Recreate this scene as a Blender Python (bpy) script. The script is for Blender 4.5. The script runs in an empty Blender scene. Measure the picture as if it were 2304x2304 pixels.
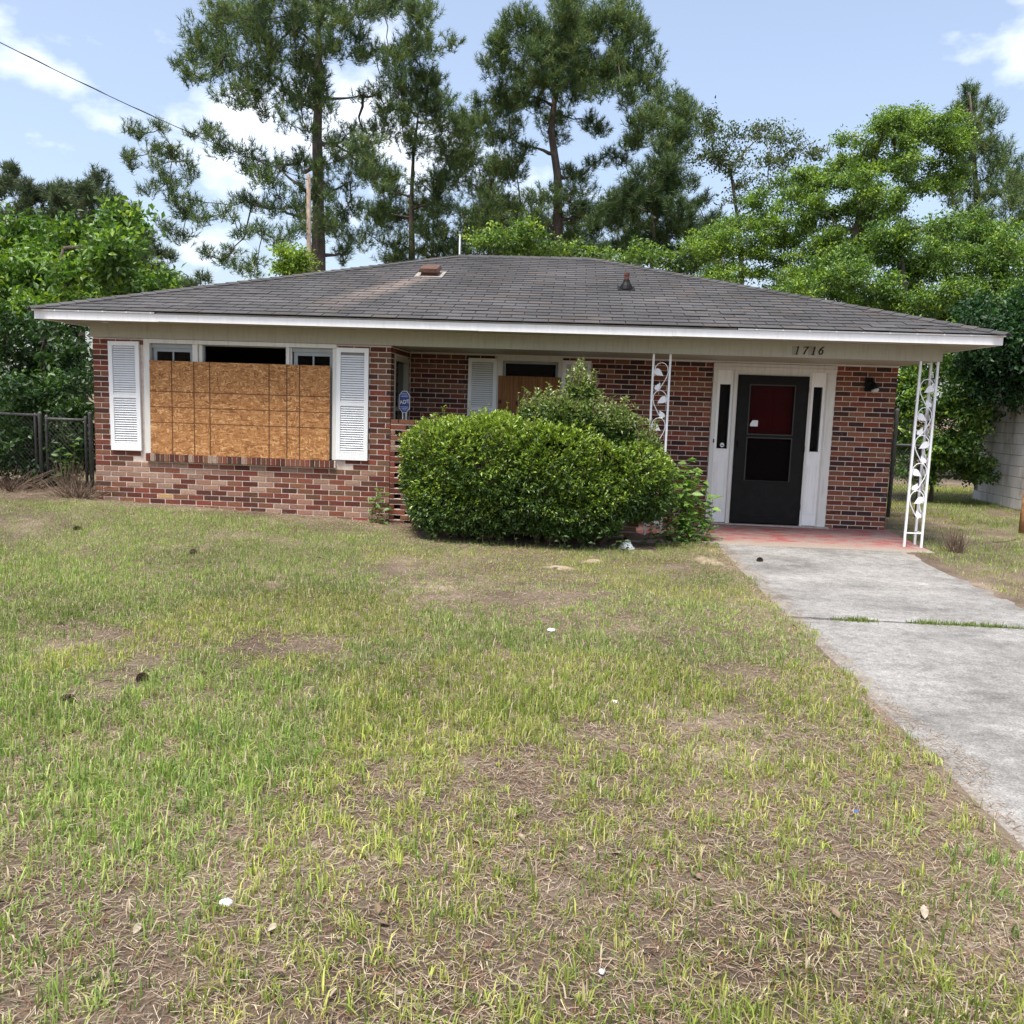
import bpy, math, random
import numpy as np
from mathutils import Vector, Matrix
random.seed(7); RNG = np.random.RandomState(11)
scn = bpy.context.scene
col = scn.collection

# ------------------------------------------------------------------ camera
F_PX, YAW, PITCH, ROLL = 1949.58, -0.0651, 0.1253, -0.0334
CAM = np.array([6.1685, -10.887, 1.5515])
FWD = np.array([math.sin(YAW)*math.cos(PITCH), math.cos(YAW)*math.cos(PITCH), -math.sin(PITCH)])
_r = np.array([math.cos(YAW), -math.sin(YAW), 0.0]); _u = np.cross(_r, FWD)
RIGHT = math.cos(ROLL)*_r - math.sin(ROLL)*_u
UP = math.sin(ROLL)*_r + math.cos(ROLL)*_u
cd = bpy.data.cameras.new('camera'); cam = bpy.data.objects.new('camera', cd); col.objects.link(cam)
cd.sensor_width = 36; cd.lens = 36*F_PX/2304; cd.clip_start = .05; cd.clip_end = 3000
M = Matrix.Identity(4)
for i in range(3):
    M[i][0] = RIGHT[i]; M[i][1] = UP[i]; M[i][2] = -FWD[i]; M[i][3] = CAM[i]
cam.matrix_world = M
scn.camera = cam

# ------------------------------------------------------------------ sky, sun, exposure
SUN_EL, SUN_AZ = 68, 205      # azimuth clockwise from +Y: behind the photographer, a little to the left
w = bpy.data.worlds.new('World'); scn.world = w; w.use_nodes = True
wn = w.node_tree; wn.nodes.clear()
def W(t, **k):
    n = wn.nodes.new(t)
    for a, b in k.items(): setattr(n, a, b)
    return n
sky = W('ShaderNodeTexSky', sky_type='NISHITA', sun_disc=False, sun_elevation=math.radians(SUN_EL), sun_rotation=math.radians(SUN_AZ),
        altitude=60, air_density=1.0, dust_density=3.6, ozone_density=1.3)
tc = W('ShaderNodeTexCoord'); mp = W('ShaderNodeMapping'); mp.inputs['Scale'].default_value = (1, 1, 1.9); mp.inputs['Location'].default_value = (-18.23, 4.58, -18.2)
nz = W('ShaderNodeTexNoise'); nz.inputs['Scale'].default_value = 3.0; nz.inputs['Detail'].default_value = 7; nz.inputs['Roughness'].default_value = .55
cr = W('ShaderNodeValToRGB'); cr.color_ramp.elements[0].position = .575; cr.color_ramp.elements[1].position = .76; cr.color_ramp.elements[0].color = (.09, .09, .09, 1)
mx = W('ShaderNodeMix', data_type='RGBA'); mx.inputs['B'].default_value = (8.6, 8.7, 9.0, 1)
bg = W('ShaderNodeBackground'); bg.inputs['Strength'].default_value = .115
wo = W('ShaderNodeOutputWorld')
L = wn.links.new
L(tc.outputs['Generated'], mp.inputs['Vector']); L(mp.outputs[0], nz.inputs['Vector']); L(nz.outputs[0], cr.inputs[0])
L(sky.outputs[0], mx.inputs['A']); L(cr.outputs[0], mx.inputs['Factor']); L(mx.outputs['Result'], bg.inputs['Color']); L(bg.outputs[0], wo.inputs['Surface'])
sd = bpy.data.lights.new('sun', 'SUN'); sd.energy = 2.7; sd.angle = math.radians(20); sd.color = (1, .955, .88)
so = bpy.data.objects.new('sun', sd); col.objects.link(so)
_e, _a = math.radians(SUN_EL), math.radians(SUN_AZ)
_d = Vector((math.sin(_a)*math.cos(_e), math.cos(_a)*math.cos(_e), math.sin(_e)))
so.rotation_euler = _d.to_track_quat('Z', 'Y').to_euler(); so.location = _d*60
vs = scn.view_settings
vs.view_transform = 'Standard'; vs.look = 'None'; vs.gamma = 1; vs.use_curve_mapping = False; vs.exposure = 1.1
scn.render.film_transparent = False
scn.cycles.max_bounces = 6; scn.cycles.diffuse_bounces = 3; scn.cycles.transparent_max_bounces = 12

# ------------------------------------------------------------------ pixel -> place (2304 px photograph)
def ray(x, y): return FWD + RIGHT*(x-1152)/F_PX - UP*(y-1152)/F_PX
def atY(x, y, Y):
    d = ray(x, y); return CAM + d*((Y-CAM[1])/d[1])
def atZ(x, y, Z):
    d = ray(x, y); return CAM + d*((Z-CAM[2])/d[2])

# ------------------------------------------------------------------ noise on arrays
def _hash(i, j, s):
    n = (i*374761393 + j*668265263 + s*1442695041) & 0x7fffffff
    n = ((n ^ (n >> 13))*1274126177) & 0x7fffffff
    return ((n ^ (n >> 16)) & 0xffff)/65535.0
def vn(x, y, s=0):
    x = np.asarray(x, float); y = np.asarray(y, float)
    i = np.floor(x).astype(np.int64); j = np.floor(y).astype(np.int64); a = x-i; b = y-j
    a = a*a*(3-2*a); b = b*b*(3-2*b)
    return (_hash(i, j, s)*(1-a)+_hash(i+1, j, s)*a)*(1-b) + (_hash(i, j+1, s)*(1-a)+_hash(i+1, j+1, s)*a)*b
def fbm(x, y, s=0, o=3):
    t = 0; a = .5; n = 0
    for k in range(o):
        t = t + a*vn(np.asarray(x)*2**k, np.asarray(y)*2**k, s+k*17); n += a; a *= .5
    return t/n
def sm(a, b, x):
    t = np.clip((np.asarray(x, float)-a)/(b-a), 0, 1); return t*t*(3-2*t)

DX0, DX1 = 7.92, 10.24          # driveway sides
def drive_z(y): return -.02 - .04*sm(1.27, -.5, y)-.025*sm(-.5, -2.2, y)
def ground_z(x, y):
    x = np.asarray(x, float); y = np.asarray(y, float)
    hz = np.clip(.126-.037*x, -.085, .2)
    g = -.10 + sm(-4., -.1, y)*(hz+.10) + .022*(fbm(x*1.3, y*1.3, 3)-.5) + .012*(vn(x*6, y*6, 9)-.5)
    el = DX0-.06+.26*(fbm(x*.6, y*1.9, 5)-.5)+.12*(vn(x*9, y*9, 31)-.5); er = DX1-.06+.30*(fbm(x*.6+9, y*1.7, 6)-.5); el = np.maximum(el, DX0+.05)+.42*np.clip(fbm(x*.3+4, y*1.1, 88)-.50, 0, 1); er = np.minimum(er, DX1-.07)
    near = np.exp(-((x-DX0+.05)/.38)**2)+np.exp(-((x-DX1-.05)/.34)**2); near = np.clip(near, 0, 1)*sm(1.3, .9, y)
    g = g*(1-near)+near*(drive_z(y)+.010+.012*(vn(x*7, y*7, 13)-.45))
    inside = sm(0, .07, x-el)*sm(0, .07, er-x)*sm(1.5, 1.2, y)
    g = g*(1-inside) + inside*(drive_z(y)-.07)
    pf = sm(7.0, 7.15, x)*sm(10.62, 10.5, x)*sm(-.42, -.3, y)*sm(1.6, 1.3, y)
    return g*(1-pf)+pf*(-.14)

# ------------------------------------------------------------------ mesh helpers
def tag(o, label=None, cat=None, group=None, kind=None):
    if label: o['label'] = label
    if cat: o['category'] = cat
    if group: o['group'] = group
    if kind: o['kind'] = kind
    return o
def empty(name, loc=(0, 0, 0), rz=0.0):
    o = bpy.data.objects.new(name, None); col.objects.link(o); o.location = loc; o.rotation_euler = (0, 0, rz); o.empty_display_size = .1
    return o
def link(name, me, parent=None, loc=None, rot=None):
    o = bpy.data.objects.new(name, me); col.objects.link(o)
    if parent is not None: o.parent = parent
    if loc is not None: o.location = loc
    if rot is not None: o.rotation_euler = rot
    return o
class MB:
    def __init__(s): s.v = []; s.f = []; s.c = []
    def box(s, x0, x1, y0, y1, z0, z1, c=None):
        return s.hexa([(x0, y0, z0), (x1, y0, z0), (x1, y1, z0), (x0, y1, z0), (x0, y0, z1), (x1, y0, z1), (x1, y1, z1), (x0, y1, z1)], c)
    def hexa(s, p, c=None):
        n = len(s.v); s.v += [tuple(q) for q in p]
        s.f += [tuple(n+i for i in q) for q in ((0, 3, 2, 1), (4, 5, 6, 7), (0, 1, 5, 4), (1, 2, 6, 5), (2, 3, 7, 6), (3, 0, 4, 7))]
        s.c += [c or (1, 1, 1)]*8; return s
    def cbox(s, x0, x1, y0, y1, z0, z1, ch=.004, c=None):
        """box whose front (-Y) face is chamfered, no back"""
        n = len(s.v)
        s.v += [(x0+ch, y0, z0+ch), (x1-ch, y0, z0+ch), (x1-ch, y0, z1-ch), (x0+ch, y0, z1-ch),
                (x0, y0+ch, z0), (x1, y0+ch, z0), (x1, y0+ch, z1), (x0, y0+ch, z1),
                (x0, y1, z0), (x1, y1, z0), (x1, y1, z1), (x0, y1, z1)]
        for q in ((0, 1, 2, 3), (4, 5, 1, 0), (5, 6, 2, 1), (6, 7, 3, 2), (7, 4, 0, 3), (8, 9, 5, 4), (9, 10, 6, 5), (10, 11, 7, 6), (11, 8, 4, 7)):
            s.f.append(tuple(n+i for i in q))
        s.c += [c or (1, 1, 1)]*12; return s
    def poly(s, pts, c=None):
        n = len(s.v); s.v += [tuple(p) for p in pts]; s.f.append(tuple(range(n, n+len(pts)))); s.c += [c or (1, 1, 1)]*len(pts); return s
    def prism(s, pts, off, c=None):
        """closed polygon extruded by vector off"""
        n = len(s.v); k = len(pts); o = np.array(off)
        s.v += [tuple(p) for p in pts]+[tuple(np.array(p)+o) for p in pts]
        s.f.append(tuple(range(n+k-1, n-1, -1))); s.f.append(tuple(range(n+k, n+2*k)))
        for i in range(k):
            j = (i+1) % k; s.f.append((n+i, n+j, n+k+j, n+k+i))
        s.c += [c or (1, 1, 1)]*(2*k); return s
    def tube(s, pts, rad, sides=6, c=None, caps=True):
        pts = [np.array(p, float) for p in pts]; m = len(pts)
        if np.isscalar(rad): rad = [rad]*m
        n0 = len(s.v); prev = None
        for i, p in enumerate(pts):
            t = pts[min(i+1, m-1)]-pts[max(i-1, 0)]; t = t/(np.linalg.norm(t)+1e-9)
            if prev is None:
                a = np.array([0, 0, 1.]) if abs(t[2]) < .9 else np.array([1., 0, 0])
                u = np.cross(t, a)
            else: u = prev-t*np.dot(prev, t)
            u = u/(np.linalg.norm(u)+1e-9); prev = u; v = np.cross(t, u)
            for k in range(sides):
                an = 2*math.pi*k/sides; s.v.append(tuple(p+(u*math.cos(an)+v*math.sin(an))*rad[i]))
        for i in range(m-1):
            for k in range(sides):
                a = n0+i*sides+k; b = n0+i*sides+(k+1) % sides
                s.f.append((a, b, b+sides, a+sides))
        if caps:
            s.f.append(tuple(n0+k for k in range(sides-1, -1, -1))); s.f.append(tuple(n0+(m-1)*sides+k for k in range(sides)))
        s.c += [c or (1, 1, 1)]*(m*sides); return s
    def mesh(s, name, mat=None, smooth=False):
        me = bpy.data.meshes.new(name); me.from_pydata(s.v, [], s.f); me.update()
        if any(q != (1, 1, 1) for q in s.c):
            a = me.color_attributes.new('col', 'FLOAT_COLOR', 'POINT')
            a.data.foreach_set('color', np.array([(*q, 1) for q in s.c], np.float32).ravel())
        if mat: me.materials.append(mat)
        if smooth: me.polygons.foreach_set('use_smooth', [True]*len(me.polygons))
        return me
    def build(s, name, mat, parent=None, smooth=False):
        return link(name, s.mesh(name, mat, smooth), parent)
def np_mesh(name, V, T, mat, C=None, smooth=False):
    V = np.asarray(V, np.float32); T = np.asarray(T, np.int32)
    me = bpy.data.meshes.new(name); k = T.shape[1]
    me.vertices.add(len(V)); me.vertices.foreach_set('co', V.ravel())
    me.loops.add(T.size); me.loops.foreach_set('vertex_index', T.ravel())
    me.polygons.add(len(T)); me.polygons.foreach_set('loop_start', np.arange(0, T.size, k, dtype=np.int32))
    me.update(calc_edges=True)
    if C is not None:
        a = me.color_attributes.new('col', 'FLOAT_COLOR', 'POINT')
        C4 = np.ones((len(V), 4), np.float32); C4[:, :3] = C; a.data.foreach_set('color', C4.ravel())
    if smooth: me.polygons.foreach_set('use_smooth', np.ones(len(T), bool))
    me.materials.append(mat); return me

# ------------------------------------------------------------------ materials
class NT:
    def __init__(s, name, rough=.8, spec=.3):
        s.m = bpy.data.materials.new(name); s.m.use_nodes = True; s.t = s.m.node_tree
        s.b = s.t.nodes['Principled BSDF']; s.out = s.t.nodes['Material Output']
        s.b.inputs['Roughness'].default_value = rough; s.b.inputs['Specular IOR Level'].default_value = spec
        s.pos = None
    def n(s, t, **k):
        q = s.t.nodes.new(t)
        for a, b in k.items(): setattr(q, a, b)
        return q
    def l(s, a, b): s.t.links.new(a, b)
    def coord(s, kind='pos', scale=(1, 1, 1), loc=(0, 0, 0), rot=(0, 0, 0)):
        src = s.n('ShaderNodeNewGeometry').outputs['Position'] if kind == 'pos' else s.n('ShaderNodeTexCoord').outputs['Object']
        m = s.n('ShaderNodeMapping'); m.inputs['Scale'].default_value = scale; m.inputs['Location'].default_value = loc; m.inputs['Rotation'].default_value = rot
        s.l(src, m.inputs['Vector']); return m.outputs[0]
    def noise(s, scale, detail=4, rough=.55, co=None, dist=0):
        q = s.n('ShaderNodeTexNoise'); q.inputs['Scale'].default_value = scale; q.inputs['Detail'].default_value = detail
        q.inputs['Roughness'].default_value = rough; q.inputs['Distortion'].default_value = dist
        s.l(co if co is not None else s.coord(), q.inputs['Vector']); return q.outputs[0]
    def ramp(s, fac, stops):
        q = s.n('ShaderNodeValToRGB'); e = q.color_ramp.elements
        while len(e) < len(stops): e.new(.5)
        for i, (p, c) in enumerate(stops):
            e[i].position = p; e[i].color = (c, c, c, 1) if np.isscalar(c) else (*c, 1)
        s.l(fac, q.inputs[0]); return q.outputs[0]
    def _in(s, sock, v):
        if hasattr(v, 'links') or hasattr(v, 'is_linked'): s.l(v, sock)
        else: sock.default_value = (*v, 1) if not np.isscalar(v) and len(v) == 3 else v
    def mix(s, a, b, fac, mode='MIX'):
        q = s.n('ShaderNodeMix', data_type='RGBA', blend_type=mode)
        s._in(q.inputs['Factor'], fac); s._in(q.inputs['A'], a); s._in(q.inputs['B'], b); return q.outputs['Result']
    def math(s, op, a, b=0.0, c=0.0):
        q = s.n('ShaderNodeMath', operation=op); s._in(q.inputs[0], a); s._in(q.inputs[1], b); s._in(q.inputs[2], c); return q.outputs[0]
    def sep(s, v):
        q = s.n('ShaderNodeSeparateXYZ'); s.l(v, q.inputs[0]); return q.outputs
    def attr(s, name='col'):
        q = s.n('ShaderNodeAttribute', attribute_name=name); return q.outputs['Color']
    def objcol(s): return s.n('ShaderNodeObjectInfo').outputs['Color']
    def base(s, c): s._in(s.b.inputs['Base Color'], c); return s
    def bump(s, h, strength=.3, dist=.01):
        q = s.n('ShaderNodeBump'); q.inputs['Strength'].default_value = strength; q.inputs['Distance'].default_value = dist
        s.l(h, q.inputs['Height']); s.l(q.outputs[0], s.b.inputs['Normal']); return s

def plain(name, c, rough=.7, spec=.3, var=.15, scale=6, metal=0, bump=0.0):
    m = NT(name, rough, spec)
    f = m.noise(scale, 5, .6)
    lo = tuple(q*(1-var) for q in c); hi = tuple(min(1, q*(1+var)) for q in c)
    m.base(m.ramp(f, [(.3, lo), (.7, hi)])); m.b.inputs['Metallic'].default_value = metal
    if bump: m.bump(m.noise(scale*12, 4), bump, .004)
    return m.m
def brick_mat(name, src):
    m = NT(name, .9, .2); c = m.objcol() if src == 'obj' else m.attr()
    f = m.noise(38, 5, .65); g = m.ramp(f, [(.25, .62), (.75, 1.22)])
    c = m.mix(c, g, 1.0, 'MULTIPLY')
    sm_ = m.ramp(m.noise(9, 6, .7), [(.60, 0.0), (.80, .42)])
    c = m.mix(c, (.46, .36, .31), sm_)
    m.base(c); m.bump(m.noise(160, 4, .7), .5, .004); return m.m
M_brick = brick_mat('brick_face', 'obj'); M_brickv = brick_mat('brick_face_joined', 'col')
m = NT('mortar', .95, .1); m.base(m.ramp(m.noise(14, 5, .6), [(.3, (.50, .40, .35)), (.7, (.70, .59, .52))])).bump(m.noise(120, 4), .6, .004); M_mortar = m.m
# painted wood, dirtier where rain streaks it
def paint(name, c, dirt, amt=.5, rough=.55):
    m = NT(name, rough, .35)
    st = m.noise(3, 6, .6, m.coord(scale=(9, 9, 1.2)))
    d = m.ramp(st, [(.48, 0.0), (.82, amt)]); d2 = m.ramp(m.noise(40, 4, .7), [(.62, 0.0), (.8, amt*.6)])
    cc = m.mix(c, dirt, d); cc = m.mix(cc, dirt, d2); m.base(cc); m.bump(m.noise(30, 4, .6, m.coord(scale=(1, 1, 6))), .12, .003); return m.m
M_white = paint('white_paint', (.80, .80, .79), (.42, .39, .33), .35)
M_fascia = paint('fascia_paint', (.82, .82, .82), (.5, .47, .42), .25)
M_frieze = paint('beige_paint', (.37, .355, .285), (.20, .19, .135), .5)
M_trim = paint('trim_paint', (.66, .65, .61), (.36, .32, .26), .45)
M_shut = paint('shutter_paint', (.78, .79, .79), (.46, .46, .43), .3, .5)
M_iron = paint('white_iron', (.82, .83, .85), (.28, .20, .15), .35, .4)
M_black = plain('black_metal', (.008, .008, .008), .55, .15, .3, 12)
M_dark = plain('dark_interior', (.03, .028, .026), .9, .1)
M_steel = plain('galvanised_steel', (.26, .27, .28), .5, .5, .3, 30, .6); M_steel_old = plain('old_fence_steel', (.085, .085, .082), .7, .3, .4, 30, .3)
M_rust = plain('rusted_sheet', (.10, .052, .036), .8, .3, .45, 25)
M_wood = plain('weathered_pole_wood', (.26, .20, .16), .9, .1, .35, 9)
M_paper = plain('paper_white', (.70, .71, .72), .7, .2, .05)
# glass: dark, smooth, a little see-through
m = NT('window_glass', .04, .5); m.base((.55, .57, .58)); m.b.inputs['Transmission Weight'].default_value = 1.0; m.b.inputs['IOR'].default_value = 1.11; M_glass = m.m
m = NT('insect_screen', .8, .2); m.base((.006, .005, .005)); m.b.inputs['Specular IOR Level'].default_value = .05; m.b.inputs['Alpha'].default_value = .60; M_screen = m.m
# oriented strand board
m = NT('strand_board', .75, .25)
co = m.coord('pos'); ds = m.n('ShaderNodeTexNoise'); ds.inputs['Scale'].default_value = 6; m.l(co, ds.inputs['Vector'])
cols = []
for k, (rot, sc) in enumerate((((0, .5, 0), (20, 1, 66)), ((0, -.6, 0), (22, 1, 72)), ((0, 1.7, 0), (24, 1, 64)), ((0, .05, 0), (17, 1, 78)))):
    v = m.n('ShaderNodeTexVoronoi'); v.inputs['Scale'].default_value = 1
    mm = m.n('ShaderNodeMapping'); mm.inputs['Scale'].default_value = sc; mm.inputs['Location'].default_value = (k*3.7, 0, k*9.1)
    m2 = m.n('ShaderNodeMapping'); m2.inputs['Rotation'].default_value = rot
    vr = m.n('ShaderNodeVectorMath', operation='MULTIPLY_ADD'); vr.inputs[1].default_value = (.09, .0, .09); m.l(ds.outputs['Color'], vr.inputs[0]); m.l(co, vr.inputs[2])
    m.l(vr.outputs[0], m2.inputs[0]); m.l(m2.outputs[0], mm.inputs[0]); m.l(mm.outputs[0], v.inputs['Vector'])
    q = m.n('ShaderNodeSeparateColor'); m.l(v.outputs['Color'], q.inputs[0]); cols.append(q.outputs)
pal = [(0, (.19, .075, .026)), (.35, (.34, .155, .055)), (.75, (.43, .21, .08)), (1, (.62, .37, .17))]
c = m.ramp(cols[0][0], pal)
for k in (1, 2, 3):
    c = m.mix(c, m.ramp(cols[k][0], pal), m.ramp(cols[k][1], [(.55, 0.0), (.6, .9)]))
xyz = m.sep(co); ln = None
OSB_LX = [atY(x, 900, -.03)[0] for x in (387.8, 437.5, 472.9, 606, 646, 674.5)]; OSB_LZ = [1.548, 1.350, 1.153]
for ax, ls in ((0, OSB_LX), (2, OSB_LZ)):
    for q in ls:
        d = m.math('ABSOLUTE', m.math('SUBTRACT', xyz[ax], float(q))); t = m.math('LESS_THAN', d, .0075 if ax == 0 else .006)
        ln = t if ln is None else m.math('MAXIMUM', ln, t)
c = m.mix(c, (.10, .042, .018), m.math('MULTIPLY', ln, .95)); m.base(c); m.bump(cols[0][2], .25, .003); M_osb = m.m
# plywood with cathedral grain and knots
m = NT('plywood_face', .7, .25)
g = m.noise(2.2, 5, .6, m.coord(scale=(26, 1, 1.1)), .6)
c = m.ramp(g, [(.3, (.12, .05, .018)), (.5, (.22, .10, .036)), (.7, (.31, .155, .06))])
xyz = m.sep(m.coord())
for kx, kz in ((5.16, 1.56), (5.40, 1.55), (5.67, 1.545), (5.66, 1.15), (5.3, 1.1)):
    d = m.math('SQRT', m.math('ADD', m.math('POWER', m.math('SUBTRACT', xyz[0], kx), 2.0), m.math('MULTIPLY', m.math('POWER', m.math('SUBTRACT', xyz[2], kz), 2.0), .5)))
    c = m.mix(c, (.055, .02, .01), m.ramp(d, [(.012, 1.0), (.03, 0.0)]))
m.base(c); M_ply = m.m
# asphalt shingles: colour by object / vertex, washed streak below the roof vent
def shingle_mat(name, src):
    m = NT(name, .92, .25); c = m.objcol() if src == 'obj' else m.attr()
    c = m.mix(c, m.ramp(m.noise(70, 4, .7), [(.3, .7), (.7, 1.3)]), 1.0, 'MULTIPLY')
    big = m.ramp(m.noise(.9, 5, .6), [(.35, .78), (.7, 1.25)]); c = m.mix(c, big, 1.0, 'MULTIPLY')
    p = m.sep(m.coord())
    t = m.math('SUBTRACT', 2.25, p[1])                          # distance down from the vent
    cx = m.math('ADD', m.math('MULTIPLY', t, -.42), 3.93); wd = m.math('ADD', m.math('MULTIPLY', t, .10), .22)
    q = m.math('DIVIDE', m.math('ABSOLUTE', m.math('SUBTRACT', p[0], cx)), wd)
    s = m.math('MULTIPLY', m.ramp(q, [(.25, 1.0), (1.0, 0.0)]), m.ramp(t, [(.02, 0.0), (.10, 1.0)]))
    s = m.math('MULTIPLY', s, m.ramp(m.math('MULTIPLY', t, .35), [(.35, 1.0), (.9, .0)]))
    s = m.math('MULTIPLY', s, m.ramp(m.noise(5, 4), [(.3, .5), (.65, 1.0)]))
    c = m.mix(c, (.25, .20, .17), m.math('MULTIPLY', s, .65))
    m.base(c); m.bump(m.noise(240, 3, .7), .5, .003); return m.m
M_shing = shingle_mat('asphalt_shingle', 'obj'); M_shingv = shingle_mat('asphalt_shingle_joined', 'col')
M_under = plain('roof_felt', (.035, .034, .036), .95, .1)
# concrete drive
m = NT('old_concrete', .9, .2)
c = m.ramp(m.noise(1.35, 9, .72, m.coord(scale=(.75, 1.25, 1))), [(.28, (.085, .082, .078)), (.42, (.185, .179, .169)), (.55, (.25, .243, .230)), (.72, (.325, .314, .296))])
c = m.mix(c, m.ramp(m.noise(75, 4, .75), [(.32, .45), (.5, 1.0), (.68, 1.5)]), .8, 'MULTIPLY')
c = m.mix(c, m.ramp(m.noise(11, 7, .75), [(.34, .62), (.5, .98), (.66, 1.3)]), .75, 'MULTIPLY')
p = m.sep(m.coord()); 
dl = m.math('SUBTRACT', p[0], DX0); dr = m.math('SUBTRACT', DX1, p[0])
ed = m.math('ADD', m.math('MINIMUM', dl, dr), m.math('MULTIPLY', m.noise(3.5, 5, .6), -.7))
c = m.mix(c, (.27, .222, .172), m.ramp(m.math('ADD', ed, .5), [(.12, .6), (.32, 0.0)]))
m.base(c); m.bump(m.noise(90, 5, .7), .6, .006); M_conc = m.m
m = NT('worn_red_porch_paint', .8, .3)
c = m.ramp(m.noise(5, 6, .65, m.coord(scale=(.8, 1.5, 1))), [(.36, (.27, .225, .20)), (.5, (.29, .165, .145)), (.60, (.31, .085, .078))])
c = m.mix(c, (.29, .25, .205), m.ramp(m.math('ADD', m.sep(m.coord())[1], m.math('MULTIPLY', m.noise(4, 4), .5)), [(.02, .9), (.33, 0.0)]))
c = m.mix(c, m.ramp(m.noise(60, 4, .7), [(.35, .7), (.65, 1.15)]), .8, 'MULTIPLY'); m.base(c); m.bump(m.noise(70, 4), .3, .004); M_porch = m.m
# soil and thatch under the grass
m = NT('lawn_soil', .97, .1)
c = m.ramp(m.noise(1.1, 7, .65), [(.30, (.085, .062, .046)), (.48, (.15, .115, .085)), (.62, (.22, .172, .128)), (.75, (.40, .325, .245))])
c = m.mix(c, m.ramp(m.noise(60, 6, .75), [(.3, .4), (.5, 1.0), (.7, 1.6)]), .9, 'MULTIPLY')
p = m.sep(m.coord()); dl = m.math('ABSOLUTE', m.math('SUBTRACT', p[0], 7.86)); dl = m.math('ADD', dl, m.math('MULTIPLY', m.math('SUBTRACT', m.noise(2.2, 5, .65), .5), 1.1))
sn = m.math('MULTIPLY', m.ramp(dl, [(.02, .45), (.30, 0.0)]), m.ramp(m.math('ADD', p[1], .5), [(-.0, 1.0), (.9, 0.0)]))
c = m.mix(c, m.mix((.36, .285, .205), m.ramp(m.noise(50, 5, .7), [(.3, .6), (.7, 1.2)]), .9, 'MULTIPLY'), sn)
m.base(c); m.bump(m.noise(45, 6, .75), .9, .025); M_soil = m.m
M_sand = plain('bare_sand', (.27, .215, .155), .95, .1, .25, 20, 0, .4)
# foliage: colour by vertex
def foliage(name, rough=.5, trans=.35, spec=.35):
    m = NT(name, rough, spec); c = m.attr(); m.base(c)
    t = m.n('ShaderNodeBsdfTranslucent'); m.l(m.mix(c, (1.15, 1.25, .55), 1.0, 'MULTIPLY'), t.inputs[0])
    x = m.n('ShaderNodeMixShader'); x.inputs[0].default_value = trans
    m.l(m.b.outputs[0], x.inputs[1]); m.l(t.outputs[0], x.inputs[2]); m.l(x.outputs[0], m.out.inputs['Surface']); return m.m
M_leaf = foliage('leaf', .42, .35, .45); M_needle = foliage('pine_needle', .55, .2, .3); M_grass = foliage('grass_blade', .6, .3, .25); M_hedge = foliage('hedge_leaf', .33, .3, .5)
M_straw = NT('dry_straw', .85, .2); M_straw.base(M_straw.attr()); M_straw = M_straw.m
m = NT('bark', .95, .1); m.base(m.ramp(m.noise(4, 6, .7, m.coord(scale=(3, 3, .7))), [(.3, (.055, .045, .038)), (.6, (.15, .122, .10)), (.8, (.24, .20, .17))])).bump(m.noise(8, 5, .7, m.coord(scale=(3, 3, .6))), .8, .05); M_bark = m.m
M_twig = plain('dry_twig', (.16, .115, .085), .9, .1, .3, 20)
M_block = NT('block_paint', .9, .15); c = M_block.ramp(M_block.noise(1.4, 7, .65, M_block.coord(scale=(1, 1.6, .6))), [(.32, (.24, .22, .18)), (.42, (.55, .53, .50)), (.56, (.76, .75, .73))]); M_block.base(c); M_block.bump(M_block.noise(40, 4), .4, .006); M_block = M_block.m
M_blue = plain('sign_blue', (.02, .035, .16), .4, .4, .05); M_pale = plain('sign_stripe', (.28, .36, .60), .4, .4, .05)
M_red = plain('red_door', (.12, .003, .006), .6, .1, .1)
M_grey_roof = plain('neighbour_roof', (.20, .21, .23), .9, .2)

# ------------------------------------------------------------------ ground sheet, drive, porch floor
gx = np.concatenate([[-900, -400, -150, -60, -30, -18, -12, -9], np.arange(-7, 17.01, .11), [19, 22, 27, 35, 60, 150, 400, 900]])
gy = np.concatenate([[-900, -400, -120, -50, -25, -16, -13], np.arange(-12, 10.01, .11), [11, 12.5, 15, 18, 22, 28, 36, 60, 150, 400, 900]])
GX, GY = np.meshgrid(gx, gy); GZ = ground_z(GX, GY)
nxg, nyg = len(gx), len(gy); idx = np.arange(nxg*nyg).reshape(nyg, nxg)
T = np.stack([idx[:-1, :-1].ravel(), idx[:-1, 1:].ravel(), idx[1:, 1:].ravel(), idx[1:, :-1].ravel()], 1)
g = link('ground', np_mesh('ground', np.stack([GX.ravel(), GY.ravel(), GZ.ravel()], 1), T, M_soil, None, True)); tag(g, 'bare brown soil of the front yard under the patchy lawn', 'ground', kind='structure')

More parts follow.
